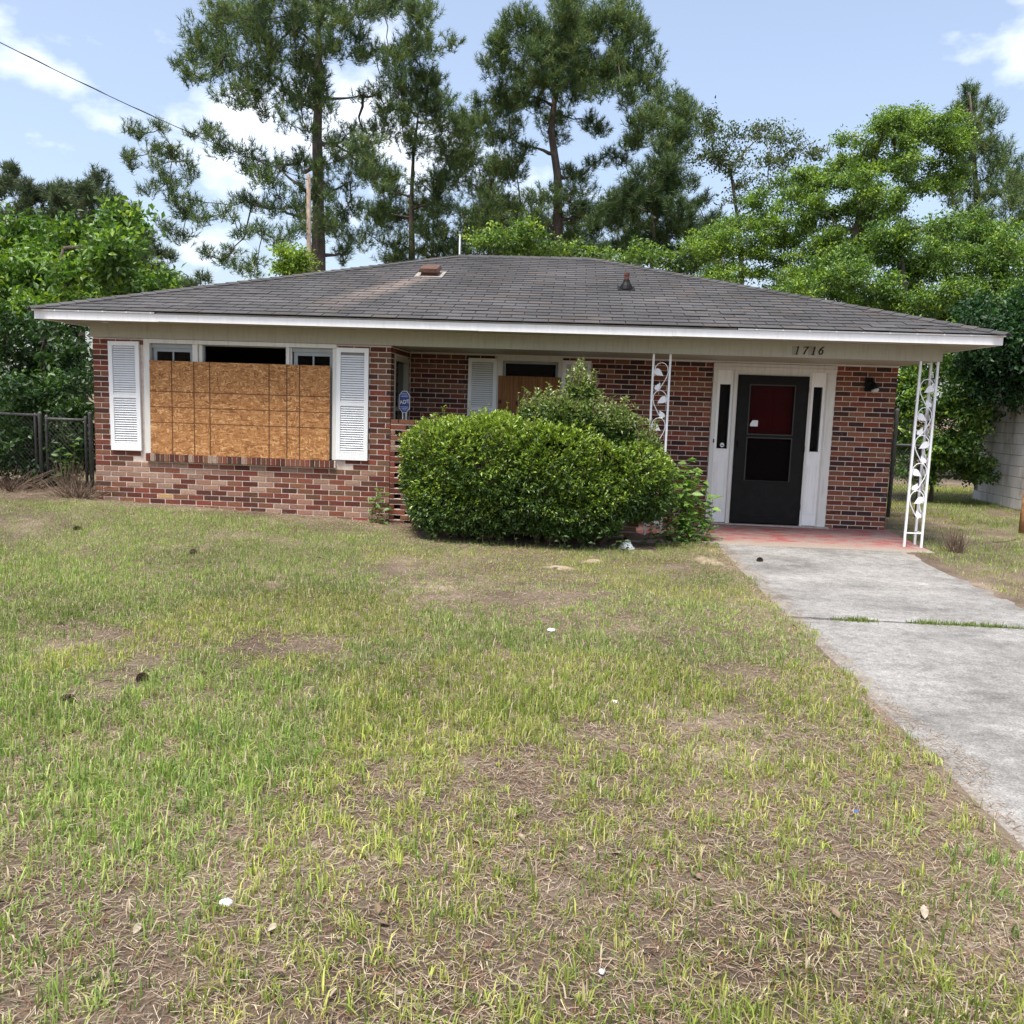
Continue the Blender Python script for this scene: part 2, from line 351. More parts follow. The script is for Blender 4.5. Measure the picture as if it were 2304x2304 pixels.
drive = empty('driveway', (9.1, -4, -.1)); tag(drive, 'old grey concrete driveway slabs stained dark, leading to the red porch', 'driveway', kind='structure')
def slab(x0, x1, y0, y1, seed):
    """one cast slab: ragged outer sides, real thickness"""
    n = max(6, int((y1-y0)/.09)); ys = np.linspace(y0, y1, n+1)
    xl = x0 + .07*(fbm(ys*3.1, ys*0+seed, seed)-.5)+.03*(vn(ys*11, ys*0, seed)-.5); xr = x1 + .08*(fbm(ys*2.7+5, ys*0+seed, seed+3)-.5)
    m = 8; V = []; Fq = []
    for j, y in enumerate(ys):
        for i in range(m+1):
            x = xl[j]+(xr[j]-xl[j])*i/m; V.append((x, y + (.035*(vn(x*3.1, seed*7+1., seed)-.5) if j in (0, n) else 0), float(drive_z(y))+.004*math.sin(x*3+seed)))
    for j in range(n):
        for i in range(m):
            a = j*(m+1)+i; Fq.append((a, a+1, a+m+2, a+m+1))
    b = len(V); ring = [i for i in range(m+1)]+[j*(m+1)+m for j in range(1, n+1)]+[n*(m+1)+i for i in range(m-1, -1, -1)]+[j*(m+1) for j in range(n-1, 0, -1)]
    V += [(V[q][0], V[q][1], V[q][2]-.09) for q in ring]
    for k in range(len(ring)):
        k2 = (k+1) % len(ring); Fq.append((ring[k], b+k, b+k2, ring[k2]))
    me = bpy.data.meshes.new('slab'); me.from_pydata(V, [], Fq); me.materials.append(M_conc); me.update()
    o = link('slab', me, drive); o.matrix_parent_inverse = Matrix.Translation((-9.1, 4, .1)); return o
slab(DX0, DX1, -3.90, -.372, 2); slab(DX0-.02, DX1, -5.95, -3.955, 5); slab(DX0-.04, DX1, -9.2, -5.962, 8); slab(DX0-.05, DX1+.02, -13.5, -9.21, 12)

# ------------------------------------------------------------------ the house
R = 1.266; ZF = 2.21; XR = 10.525; XW = 3.88; CO = .0677; PB = .2065
house = empty('brick_house', (0, 0, 0))
tag(house, 'low red brick ranch house with grey hip roof, boarded windows and white porch posts', 'house')
pf = MB(); N_ = 14
for i in range(N_):                                                     # sloped porch floor
    y0, y1 = -.365+(R+.365)*i/N_, -.365+(R+.365)*(i+1)/N_
    z0, z1 = float(drive_z(y0)), float(drive_z(y1))
    pf.poly([(6.9, y0, z0), (10.56, y0, z0), (10.56, y1, z1), (6.9, y1, z1)])
    if i == 0: pf.poly([(6.9, y0, z0-.12), (10.56, y0, z0-.12), (10.56, y0, z0), (6.9, y0, z0)])
pf.build('porch_floor', M_porch, house)

# walls: mortar-coloured core 10 mm behind the brick faces
core = MB(); G = .006; ZB = -.25
def wallbox(x0, x1, y0, y1, z0, z1): core.box(x0, x1, y0, y1, z0, z1)
WX0, WX1, WZ0, WZ1 = .684, 3.187, .744, 2.19       # front window opening
for a in ((0.0+G, WX0, ZB, ZF-.003), (WX1, XW-G, ZB, ZF-.003), (WX0, WX1, ZB, WZ0-.045), (WX0, WX1, WZ1, ZF-.003)): wallbox(a[0], a[1], G, .16, a[2], a[3])
MX0, MX1, MZ0, MZ1 = 5.106, 6.008, .74, 2.195      # window under the porch
DXL, DXR, DZ1 = 8.073, 9.709, 2.186                # entrance
for a in ((XW-.16, MX0, ZB, ZF-.003), (MX1, DXL, ZB, ZF-.003), (DXR, XR-G, ZB, ZF-.003), (MX0, MX1, ZB, MZ0), (MX0, MX1, MZ1, ZF-.003), (DXL, DXR, DZ1, ZF-.003), (DXL, DXR, ZB, -.035)): wallbox(a[0], a[1], R+G, R+.16, a[2], a[3])
SY0, SY1, SZ0, SZ1 = .20, 1.13, .90, 2.10          # window in the porch's end wall
for a in ((.16, SY0, ZB, ZF-.003), (SY1, R+G, ZB, ZF-.003), (SY0, SY1, ZB, SZ0), (SY0, SY1, SZ1, ZF-.003)): wallbox(XW-.15, XW-G, a[0], a[1], a[2], a[3])
wallbox(G, .15, .16, 8.2, ZB, ZF-.003); wallbox(XR-.15, XR-G, R+.16, 8.2, ZB, ZF-.003); wallbox(.15, XR-.15, 8.05, 8.2, ZB, ZF-.003)
wall = core.build('wall', M_mortar, house)
MB().box(.16, XW-.16, .17, 8.04, -.05, -.02).box(XW-.16, XR-.16, R+.17, 8.04, -.05, -.02).build('floor', M_dark, house)
MB().box(.16, XR-.16, 3.2, 3.3, -.02, 2.2).build('partition', M_dark, house)

DARK = [(.112, .036, .024), (.135, .042, .028), (.092, .032, .023), (.155, .048, .031), (.075, .036, .026), (.115, .055, .032)]
MID = [(.20, .072, .043), (.185, .080, .046), (.215, .062, .039), (.205, .092, .052)]
PALE = [(.31, .185, .130), (.33, .215, .155), (.28, .175, .128), (.27, .145, .10)]
rb = random.Random(5)
def bcol(x, z, zone):
    if zone == 'front':
        low = z < .72
        smear = .42*math.exp(-((z-.50)/.22)**2)*(1.0 if x < 2.3 else .35) + (.5 if (z < .13 and x > 2.2) else 0)
        if low and rb.random() < smear+.10: c = rb.choice(PALE)
        elif rb.random() < (.03 if not low else .02): c = (.42, .255, .12) if low else rb.choice(PALE)
        elif x > 2.9 and rb.random() < .28: c = (.155, .085, .05)
        else: c = rb.choice(DARK+MID)
    elif zone == 'pier':
        t = max(0, 1-z/1.1)
        c = rb.choice(DARK) if rb.random() < .42 else rb.choice(MID)
        if rb.random() < .12+.22*t: c = (.24, .105, .060)
        if rb.random() < .24: c = (.060, .030, .027)
    else: c = rb.choice(DARK+MID)
    k = rb.uniform(.90, 1.13); return tuple(q*k for q in c)

brick_cache = {}
def brick_me(w):
    k = round(w, 3)
    if k not in brick_cache: brick_cache[k] = MB().cbox(0, k, 0, .06, 0, CO-.0105).mesh('brick', M_brick)
    return brick_cache[k]
singles = []; joined = MB()
def course_bricks(x0, x1, z, k, jitter=0.0):
    """(xa, xb) spans of one running-bond course"""
    off = (0 if k % 2 else PB/2)+jitter
    x = x0-off
    while x < x1-.012:
        a, b = max(x, x0), min(x+PB-.0105, x1)
        if b-a > .03: yield a, b
        x += PB
def front_hidden(a, b, z0, z1):
    if b > WX0-.02 and a < WX1+.02 and z1 > WZ0-.07: return True
    for s0, s1, zz0, zz1 in ((.25, .62, .80, 2.15), (3.2, 3.58, .79, 2.15)):
        if a > s0 and b < s1 and z0 > zz0 and z1 < zz1: return True
    return False
K0 = int(-.2/CO)
for k in range(K0, 33):                                                  # front wall
    z = ZF-.012-(33-k)*CO; 
    if z < -.16: continue
    for a, b in course_bricks(0, XW, z, k):
        segs = [(a, b)]
        if z+CO > WZ0-.06:
            segs = []
            if a < WX0-.03: segs.append((a, min(b, WX0-.004)))
            if b > WX1+.03: segs.append((max(a, WX1+.004), b))
        for p, q in segs:
            if front_hidden(p, q, z, z+CO) and z < WZ1-.06: continue
            singles.append((p, q-p, 0, z, bcol(p, z, 'front')))
def in_op(a, b, z):
    for o0, o1, oz0, oz1 in ((MX0, MX1, MZ0, MZ1), (DXL, DXR, -.2, DZ1)):
        if z+CO*.7 > oz0 and z+CO*.3 < oz1 and b > o0 and a < o1: return (o0, o1)
    return None
rest = []
for k in range(K0, 33):                                                  # wall behind the porch
    z = ZF-.012-(33-k)*CO
    if z < -.1: continue
    for a, b in course_bricks(XW+.01, XR, z, k+1, .05):
        o = in_op(a, b, z); segs = [(a, b)]
        if o: segs = [s for s in ((a, min(b, o[0]-.004)), (max(a, o[1]+.004), b)) if s[1]-s[0] > .025]
        for p, q in segs: rest.append((p, q-p, R, z, bcol(p, z, 'pier' if p > 6.4 else 'back')))
rest.sort(key=lambda t: -t[0])  # the pier by the entrance first
take = max(0, 298-len(singles))
for p, wd, y, z, c in singles[:298]+rest[:take]:
    dz = rb.uniform(-.0012, .0012)
    o = link('brick', brick_me(wd), wall, (p, y+rb.uniform(-.0015, .0015), z+dz)); o.color = (*c, 1)
for p, wd, y, z, c in singles[298:]+rest[take:]:
    y += rb.uniform(-.0015, .0015); joined.cbox(p, p+wd, y, y+.06, z, z+CO-.0105, .004, c)
for k in range(K0, 33):                                                  # porch end wall, faces +X
    z = ZF-.012-(33-k)*CO
    if z < -.1: continue
    y = -.0 if k % 2 else -PB/2
    while y < R:
        a, b = max(y, 0.002), min(y+PB-.0105, R-.004)
        for p, q in ((a, min(b, SY0-.004)), (max(a, SY1+.004), b)) if (z+CO*.7 > SZ0 and z+CO*.3 < SZ1) else ((a, b),):
            if q-p > .025:
                c = bcol(3, z, 'back'); n = len(joined.v); joined.cbox(p, q, 0, .05, z, z+CO-.0105, .004, c)
                joined.v[n:] = [(XW-vy, vx, vz) for vx, vy, vz in joined.v[n:]]
        y += PB
o = joined.build('brick_courses', M_brickv, wall); o['kind'] = 'stuff'

# rowlock sill under the front window
sill = MB().box(.715, 3.185, -.036, .12, .655, .742).build('window_sill', M_mortar, house)
x = .70; rs = random.Random(3)
sill_me = MB().cbox(0, .053, -.048, .06, .650, .748, .004).mesh('sill_brick', M_brick)
while x < 3.16:
    o = link('sill_brick', sill_me, sill, (x, 0, 0)); x += .0635
    o.color = (*rs.choice(DARK+DARK+MID+[(.30, .215, .16), (.33, .24, .18)]), 1)

# ---- windows
def frame_rect(mb, x0, x1, z0, z1, y0, y1, t, tb=None):
    tb = tb or t
    mb.box(x0, x0+t, y0, y1, z0, z1); mb.box(x1-t, x1, y0, y1, z0, z1)
    mb.box(x0+t, x1-t, y0, y1, z1-t, z1); mb.box(x0+t, x1-t, y0, y1, z0, z0+tb)
win = empty('front_window'); win.parent = house
tr = MB()
tr.box(.684, .762, -.022, .10, .752, 2.155); tr.box(3.135, 3.187, -.012, .10, .752, 2.155); tr.box(.684, 3.187, -.022, .10, 2.1555, 2.205)
tr.build('window_frame', M_trim, win)
MB().box(1.318, 1.385, -.004, .10, .752, 2.155).box(1.39, 1.438, .018, .10, .752, 2.155).build('mullion', M_trim, win)
MB().box(2.532, 2.576, -.004, .10, .752, 2.155).box(2.58, 2.60, .018, .10, .752, 2.155).build('mullion', M_trim, win)
M_sash = plain('sash_aluminium', (.30, .33, .34), .5, .4, .1)
for x0, x1 in ((.764, 1.316), (2.602, 3.133)):
    s = MB(); frame_rect(s, x0+.02, x1-.004, .76, 2.10, .045, .075, .045); s.box((x0+x1)/2-.008, (x0+x1)/2+.012, .05, .072, .806, 2.054); s.box(x0+.066, x1-.05, .05, .072, 1.42, 1.45)
    s.box(x0, x1, .03, .1, 2.1005, 2.1545)
    so_ = s.build('sash', M_sash, win)
    for a, b in ((x0+.066, (x0+x1)/2-.009), ((x0+x1)/2+.013, x1-.05)):
        for zz in ((.806, 1.419), (1.451, 2.054)): MB().box(a, b, .058, .064, *zz).build('pane', M_glass, win)
s = MB(); frame_rect(s, 1.439, 2.531, .76, 2.154, .05, .085, .012); so_ = s.build('sash', M_sash, win)
o = MB().box(.767, 3.108, -.040, -.0265, .747, 1.936).build('strand_board', M_osb, house); o['label'] = 'tan strand board nailed over the front window'

win2 = empty('porch_window'); win2.parent = house
s = MB(); s.box(MX0, 5.182, R-.02, R+.10, MZ0, 2.13); s.box(5.951, MX1, R-.02, R+.10, MZ0, 2.13); s.box(MX0, MX1, R-.02, R+.10, 2.1305, 2.195); s.box(MX0-.02, MX1+.02, R-.05, R+.1, MZ0-.06, MZ0-.001)
s.build('window_frame', M_trim, win2)
s = MB(); frame_rect(s, 5.183, 5.95, .745, 2.129, R+.03, R+.07, .035); s.box(5.22, 5.914, R+.035, R+.065, 1.42, 1.46); so_ = s.build('sash', M_sash, win2)
for zz in ((.781, 1.419), (1.461, 2.093)): MB().box(5.219, 5.914, R+.045, R+.05, *zz).build('pane', M_glass, win2)
o = MB().box(5.127, 5.992, R-.036, R-.022, .752, 1.92).build('plywood_board', M_ply, house); o['label'] = 'brown plywood sheet covering the porch window'
win3 = empty('side_window'); win3.parent = house
s = MB()
for y0, y1, z0, z1 in ((SY0, SY0+.05, SZ0, SZ1), (SY1-.06, SY1, SZ0, SZ1), (SY0+.05, SY1-.06, SZ1-.06, SZ1), (SY0+.05, SY1-.06, SZ0, SZ0+.05), (SY0+.05, SY1-.06, 1.40, 1.445)): s.box(XW-.10, XW+.012, y0, y1, z0, z1)
f3 = s.build('window_frame', M_frieze, win3)  # darker beige stands in for the porch shade on this frame
for zz in ((SZ0+.051, 1.399), (1.446, SZ1-.061)): MB().box(XW-.06, XW-.054, SY0+.051, SY1-.061, *zz).build('pane', M_glass, win3)

# ---- louvred shutters
M_gap_shade = plain('louvre_gap_shade', (.22, .22, .21), .8, .1)  # grey of an added sheet that paints the shade between slats
slat_cache = {}
def shutter(x0, x1, z0, z1, y, tilt=0.0, label=None, missing=False):
    e = empty('shutter', (x0, y, z0)); e.parent = house; e.rotation_euler = (0, tilt, 0)
    w_, h = x1-x0, z1-z0; st = .052
    s = MB(); s.box(0, st, -.032, 0, 0, h); s.box(w_-st, w_, -.032, 0, 0, h)
    zm = h*.50
    for a, b in ((0, .098), (zm-.022, zm+.028), (h-.055, h)): s.box(st, w_-st, -.031, 0, a, b)
    s.build('shutter_frame', M_shut, e)
    MB().box(st, w_-st, -.004, -.001, .098, zm-.022).build('slat_gap_shade', M_gap_shade, e); MB().box(st, w_-st, -.004, -.001, zm+.028, h-.055).build('slat_gap_shade', M_gap_shade, e)
    key = round(w_, 3)
    if key not in slat_cache:
        slat_cache[key] = MB().hexa([(st+.001, -.028, 0), (w_-st-.001, -.028, 0), (w_-st-.001, -.024, .004), (st+.001, -.024, .004),
                                     (st+.001, -.013, .018), (w_-st-.001, -.013, .018), (w_-st-.001, -.009, .0235), (st+.001, -.009, .0235)]).mesh('slat', M_shut)
    for a, b in ((.10, zm-.024), (zm+.03, h-.058)):
        n = int(round((b-a)/.0295))
        for i in range(n):
            z = a+(b-a)*(i+.05)/n
            if missing and i == n-1 and a > .5: continue
            link('slat', slat_cache[key], e, (0, 0, z), (random.uniform(-.012, .012), random.uniform(-.003, .003), 0))
    if label: e['label'] = label
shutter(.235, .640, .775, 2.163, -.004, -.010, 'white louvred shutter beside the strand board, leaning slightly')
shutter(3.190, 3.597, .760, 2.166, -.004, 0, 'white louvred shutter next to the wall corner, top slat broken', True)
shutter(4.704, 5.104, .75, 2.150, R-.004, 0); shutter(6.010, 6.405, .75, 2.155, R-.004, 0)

# ---- frieze, soffit, fascia, ceiling
EX0, EX1, EY0, EY1 = -.466, 11.04, -.466, 8.78; ZS = 2.395
s = MB(); s.box(-.015, 10.567, -.028, -.002, ZF, ZS-.001); s.build('frieze_board', M_frieze, house)
MB().box(10.541, 10.567, -.0015, 8.22, ZF+.001, ZS-.001).build('frieze_board', M_frieze, house); MB().box(-.015, .011, .001, 8.22, ZF+.001, ZS-.001).build('frieze_board', M_frieze, house)
s = MB(); s.box(XW-.1, 10.54, -.0018, .11, ZF+.0015, ZS-.002); s.box(10.40, 10.54, .11, R, ZF+.0015, ZS-.002); s.build('porch_beam', M_frieze, house)
s = MB(); s.box(XW+.002, 10.40, .1105, R+.0, ZF+.003, ZF+.018)
s.box(.02, XW-.1, .165, 8.0, ZF+.003, ZF+.018); s.box(XW-.1, 10.4, R+.005, 8.0, ZF+.003, ZF+.018); s.build('ceiling', M_frieze, house)
s = MB()
s.box(XW+.004, DXL-.01, R-.03, R-.001, ZF-.020, ZF+.002); s.box(DXL-.01, XR, R-.035, R-.001, ZF-.018, ZF+.002); s.build('ceiling_moulding', M_trim, house)
s = MB(); s.box(EX0+.02, EX1-.02, EY0+.02, -.03, ZS, ZS+.014); s.box(EX0+.02, -.016, -.03, 8.24, ZS, ZS+.014); s.box(10.568, EX1-.02, -.03, 8.24, ZS, ZS+.014); s.build('soffit', M_frieze, house)
zt = 2.478
s = MB()
cuts = [EX0, 1.10, 5.02, 7.3, EX1]                                                       # butted boards, not quite in line
for i in range(4):
    dz = (-.004, .003, -.002, .002)[i]; x0, x1 = cuts[i]+(.0015 if i else 0), cuts[i+1]
    FB = MB().hexa([(x0, EY0, ZS-.008+dz), (x1, EY0, ZS-.008+dz*.3), (x1, EY0+.02, ZS-.008+dz*.3), (x0, EY0+.02, ZS-.008+dz), (x0, EY0, zt), (x1, EY0, zt), (x1, EY0+.02, zt), (x0, EY0+.02, zt)])
    FB.build('fascia_board', M_fascia, house)
for x in (EX0, EX1-.02): MB().box(x, x+.02, EY0+.0205, EY1, ZS-.008, zt).build('fascia_board', M_fascia, house)
MB().box(EX0-.022, 1.06, EY0-.022, EY0+.004, zt+.002, zt+.020).build('drip_strip', M_fascia, house)
MB().box(8.05, EX1+.02, EY0-.020, EY0+.004, zt+.002, zt+.018).build('drip_strip', M_fascia, house)
MB().box(1.075, 8.04, EY0-.012, EY0+.004, zt+.002, zt+.016).build('drip_strip', plain('bare_drip_edge', (.30, .28, .25), .8, .2, .4, 4), house)

# ---- hip roof
RY, RZ, RX1, RX2 = 4.158, 3.987, 4.158, 6.415; YE, ZE = -.49, 2.503; XE0, XE1 = -.49, 11.065; YB = 2*RY-YE
rf = MB()
P_ = [(XE0, YE, ZE), (XE1, YE, ZE), (XE1, YB, ZE), (XE0, YB, ZE)]; A_, B_ = (RX1, RY, RZ), (RX2, RY, RZ)
rf.poly([P_[0], P_[1], B_, A_]); rf.poly([P_[1], P_[2], B_]); rf.poly([P_[2], P_[3], A_, B_]); rf.poly([P_[3], P_[0], A_]); rf.poly([P_[3], P_[2], P_[1], P_[0]])
roof = rf.build('roof', M_under, house)
TA = (RZ-ZE)/(RY-YE); AL = math.atan(TA); CA, SA = math.cos(AL), math.sin(AL); VM = (RY-YE)/CA
NROW = 28; EXPO = VM/NROW; TW = .302
def roof_pt(u, v, h): return (u, YE+v*CA-h*SA, ZE+v*SA+h*CA)
def clip(poly, f):
    out = []
    for i in range(len(poly)):
        a, b = poly[i], poly[(i+1) % len(poly)]; fa, fb = f(a), f(b)
        if fa >= 0: out.append(a)
        if fa*fb < 0:
            t = fa/(fa-fb); out.append((a[0]+(b[0]-a[0])*t, a[1]+(b[1]-a[1])*t))
    return out
rt = random.Random(21)
def scol():
    k = rt.uniform(.84, 1.18); b = (.066, .064, .064) if rt.random() < .85 else (.076, .069, .065)
    return tuple(q*k for q in b)
def tab_h(v, v0): return .0135-.0100*(v-v0)/(EXPO*1.12)
tab_me = MB()
def add_tab(mb, poly, v0, c=None, local=False):
    top = [roof_pt(u, v, tab_h(v, v0)) for u, v in poly]; bot = [roof_pt(u, v, tab_h(v, v0)-.006) for u, v in poly]
    if local:
        o0 = roof_pt(poly[0][0], v0, 0); top = [tuple(np.array(t)-o0) for t in top]; bot = [tuple(np.array(t)-o0) for t in bot]
    n = len(mb.v); k = len(poly); mb.v += top+bot; mb.f.append(tuple(range(n, n+k)))
    for i in range(k):
        j = (i+1) % k; mb.f.append((n+j, n+i, n+k+i, n+k+j))
    mb.c += [c or (1, 1, 1)]*(2*k)
add_tab(tab_me, [(0, 0), (TW-.011, 0), (TW-.011, EXPO*1.12), (0, EXPO*1.12)], 0, None, True)
tab_me = tab_me.mesh('shingle', M_shing); jt = MB(); nt = 0
for r_ in range(NROW):
    v0 = r_*EXPO-.012; v1 = v0+EXPO*(1.12 if r_ < NROW-1 else 1.0)
    u = XE0-(TW/2 if r_ % 2 else 0)-rt.uniform(0, .02)
    while u < XE1:
        poly = [(u, v0), (u+TW-.011, v0), (u+TW-.011, v1), (u, v1)]
        q = clip(clip(poly, lambda p: p[0]-(XE0-.012+max(p[1], 0)*CA)), lambda p: (XE1+.012-max(p[1], 0)*CA)-p[0])
        full = len(q) == 4 and abs(q[0][0]-u) < 1e-6 and abs(q[1][0]-(u+TW-.011)) < 1e-6 and abs(q[2][0]-q[1][0]) < 1e-6
        if full and nt < 300:
            lift = .004 if rt.random() < .04 else 0
            o = link('shingle', tab_me, roof, roof_pt(u, v0, lift+rt.uniform(-.0006, .0006))); o.color = (*scol(), 1); nt += 1
        elif len(q) >= 3: add_tab(jt, q, v0, scol())
        u += TW
o = jt.build('shingle_rows', M_shingv, roof); o['kind'] = 'stuff'
for sgn, c0, c1 in ((0, P_[0], A_), (1, P_[1], B_)):                       # hip caps
    a, b = np.array(c0), np.array(c1); d = b-a; Ln = np.linalg.norm(d); d /= Ln
    side = np.array([d[1], -d[0], 0]); side /= np.linalg.norm(side); wv = .125; drop = .125*TA*.72
    def cap_pts(t0, t1, h0, h1):
        q = []
        for t, h in ((t0, h0), (t1, h1)):
            p = d*t+np.array([0, 0, h]); q.append([p+side*wv-np.array([0, 0, drop]), p+np.array([0, 0, .006]), p-side*wv-np.array([0, 0, drop])])
        return q
    mb = MB(); q0, q1 = cap_pts(0, .24, .030, .014); t_ = np.array([0, 0, -.012])
    for i in (0, 1): mb.hexa([q0[i]+t_, q0[i+1]+t_, q1[i+1]+t_, q1[i]+t_, q0[i], q0[i+1], q1[i+1], q1[i]])
    cm = mb.mesh('hip_cap', M_shing); n = int(Ln/.17)
    for i in range(n):
        o = link('hip_cap', cm, roof, a+d*(i*.17-.02)); o.color = (*scol(), 1)
mb = MB(); tk = .125*TA
mb.hexa([(0, -.125, -tk+.012), (.24, -.125, -tk-.002), (.24, 0, .012), (0, 0, .026), (0, -.125, -tk+.024), (.24, -.125, -tk+.010), (.24, 0, .024), (0, 0, .038)])
mb.hexa([(0, 0, .026), (.24, 0, .012), (.24, .125, -tk-.002), (0, .125, -tk+.012), (0, 0, .038), (.24, 0, .024), (.24, .125, -tk+.010), (0, .125, -tk+.024)])
cm = mb.mesh('ridge_cap', M_shing)
for i in range(13):
    o = link('ridge_cap', cm, roof, (RX1-.03+i*.175, RY, RZ)); o.color = (*scol(), 1)
# box vent with a galvanised base, and a plumbing vent in its flashing
VX, VV = 3.81, (2.25-YE)/CA
def vent_box(mb, u0, u1, v0, v1, h0, h1, slant=0.0):
    mb.hexa([roof_pt(u0, v0, h0), roof_pt(u1, v0, h0), roof_pt(u1, v1, h0), roof_pt(u0, v1, h0), roof_pt(u0+slant, v0+slant*.3, h1), roof_pt(u1-slant, v0+slant*.3, h1), roof_pt(u1-slant, v1-slant, h1), roof_pt(u0+slant, v1-slant, h1)])
s = MB(); vent_box(s, VX-.06, VX+.36, VV-.13, VV+.36, .010, .018); bs = s.build('vent_flashing', plain('pale_flashing', (.26, .235, .21), .7, .3, .4, 15), roof)
s = MB(); vent_box(s, VX+.03, VX+.27, VV-.02, VV+.26, .018, .07); vent_box(s, VX+.0, VX+.30, VV-.07, VV+.30, .0705, .125, .02); s.build('roof_vent', M_rust, roof)
pv = np.array(roof_pt(6.85, (1.62-YE)/CA, .0))
s = MB(); vent_box(s, 6.73, 6.97, (1.50-YE)/CA, (1.80-YE)/CA, .011, .018)
ring = [(pv+np.array([math.cos(t)*.075, math.sin(t)*.075, .02-math.sin(t)*-.02]), None) for t in np.linspace(0, 2*math.pi, 13)[:-1]]
s.tube([pv+(0, .0, .0), pv+(0, 0, .05), pv+(0, 0, .10), pv+(0, 0, .135)], [.10, .082, .05, .042], 12); s.build('pipe_flashing', M_black, roof, False)
MB().tube([pv+(0, 0, .05), pv+(0, 0, .21)], .034, 12).tube([pv+(0, 0, .19), pv+(0, 0, .225)], .038, 12).build('vent_pipe', plain('rust_red_pipe', (.11, .045, .034), .8, .2, .35, 20), roof)

# ---- entrance
ent = house
s = MB()
Y0 = R-.028
s.box(DXL, 8.135, Y0, R+.10, -.02, 2.09); s.box(9.60, DXR, Y0, R+.10, -.02, 2.09)                       # outer casings
s.box(9.585, 9.60, Y0+.012, R+.1, -.02, 2.09)
s.box(DXL-.006, DXR+.006, Y0-.008, R+.10, 2.091, 2.186); s.box(DXL, DXR, Y0-.018, R+.02, 2.128, 2.140); s.box(DXL, DXR, Y0-.018, R+.02, 2.160, 2.185)
s.box(8.352, 8.404, Y0-.006, R+.10, -.02, 2.0905); s.box(9.358, 9.392, Y0-.006, R+.10, -.02, 2.0905); s.box(8.4045, 9.3575, Y0, R+.1, 2.036, 2.0905)
s.build('door_casing', M_trim, ent)
for x0, x1 in ((8.1355, 8.3515), (9.3925, 9.5845)):                                                         # side lights
    g0, g1 = x0+.036, x1-.036; sl = MB(); yy = R-.008
    sl.box(x0, g0, yy, R+.06, .0, 2.09); sl.box(g1, x1, yy, R+.06, .0, 2.09); sl.box(g0, g1, yy, R+.06, 1.90, 2.09); sl.box(g0, g1, yy, R+.06, .0, 1.022)
    sl.box(g0-.006, g1+.006, yy-.010, yy-.0005, 1.008, 1.0215)
    for a in ((g0-.008, g0+.006, .16, .84), (g1-.006, g1+.008, .16, .84)): sl.box(a[0], a[1], yy-.008, yy-.0005, a[2], a[3])
    sl.box(g0+.0065, g1-.0065, yy-.008, yy-.0005, .16, .174); sl.box(g0+.0065, g1-.0065, yy-.008, yy-.0005, .826, .84)
    sl.box(g0+.022, g1-.022, yy-.005, yy-.0005, .19, .81)
    so_ = sl.build('sidelight', M_white, ent)
    MB().box(g0, g1, R+.02, R+.026, 1.0225, 1.8995).build('pane', M_glass, so_)
    MB().box(g0-.02, g1+.02, R+.07, R+.075, .9, 1.95).build('pane_backing', M_dark, so_)  # dark-coloured sheet behind the sidelight glass
    if x0 < 9:
        st = MB(); st.prism([(8.252+.030*math.cos(t), R+.019, 1.070+.033*math.sin(t)) for t in np.linspace(0, 2*math.pi, 9)[:-1]], (0, -.001, 0)).build('window_sticker', M_paper, so_)
        MB().box(8.234, 8.270, R+.0165, R+.0175, 1.060, 1.072).build('sticker_print', M_blue, so_)
MB().box(8.02, 9.75, R-.10, R+.05, -.034, -.006).build('threshold', plain('threshold_concrete', (.36, .33, .30), .9, .2, .2, 12), ent)
M_bead = plain('bead_highlight', (.035, .034, .033), .5, .3); door = MB(); Yd = R-.052; dx0, dx1 = 8.408, 9.354
GZ0, GZ1, GZ2, GZ3 = .600, 1.185, 1.240, 1.90; gx0, gx1 = 8.575, 9.165
door.box(dx0, gx0, Yd, Yd+.035, .012, 2.032); door.box(gx1, dx1, Yd, Yd+.035, .012, 2.032)
door.box(gx0, gx1, Yd, Yd+.035, .012, GZ0); door.box(gx0, gx1, Yd, Yd+.035, GZ3, 2.032); door.box(gx0, gx1, Yd-.004, Yd+.035, GZ1, GZ2)
door.box(gx0-.012, gx1+.012, Yd-.010, Yd-.0005, GZ0-.014, GZ0-.001)
door.box(dx0+.004, dx1-.004, Yd-.009, Yd-.0005, .016, .075); door.box(dx0+.01, dx0+.02, Yd-.006, Yd-.0005, .08, 2.02); door.box(dx1-.02, dx1-.01, Yd-.006, Yd-.0005, .08, 2.02)
dr = door.build('storm_door', M_black, ent)
for z0_, z1_ in ((GZ0, GZ1), (GZ2, GZ3)):
    bd = MB(); frame_rect(bd, gx0-.014, gx1+.014, z0_-.013, z1_+.013, Yd-.009, Yd-.0045, .016); bd.build('glazing_bead', M_bead, dr)  # moulding in a lighter tone, painting highlight lines round the panes
for z_ in (.22, 1.02, 1.82): MB().tube([(dx1-.004, Yd-.012, z_), (dx1-.004, Yd-.012, z_+.075)], .006, 6).build('hinge', M_bead, dr)
MB().box(gx0, gx1, Yd+.015, Yd+.020, GZ2, GZ3).build('door_glass', M_glass, dr)
MB().box(gx0, gx1, Yd+.012, Yd+.014, GZ0, GZ1).build('insect_screen', M_screen, dr); MB().box(gx0, gx1, Yd+.018, Yd+.022, GZ0, GZ1).build('door_glass', M_glass, dr)
MB().tube([(8.452, Yd-.0, 1.06), (8.452, Yd-.035, 1.06), (8.452, Yd-.035, 1.14), (8.452, Yd-.0, 1.14)], .007, 6).box(8.438, 8.466, Yd-.006, Yd-.0005, 1.03, 1.17).build('handle', M_black, dr)
p_ = atY(1688, 959, Yd); q_ = atY(1706, 946, Yd)
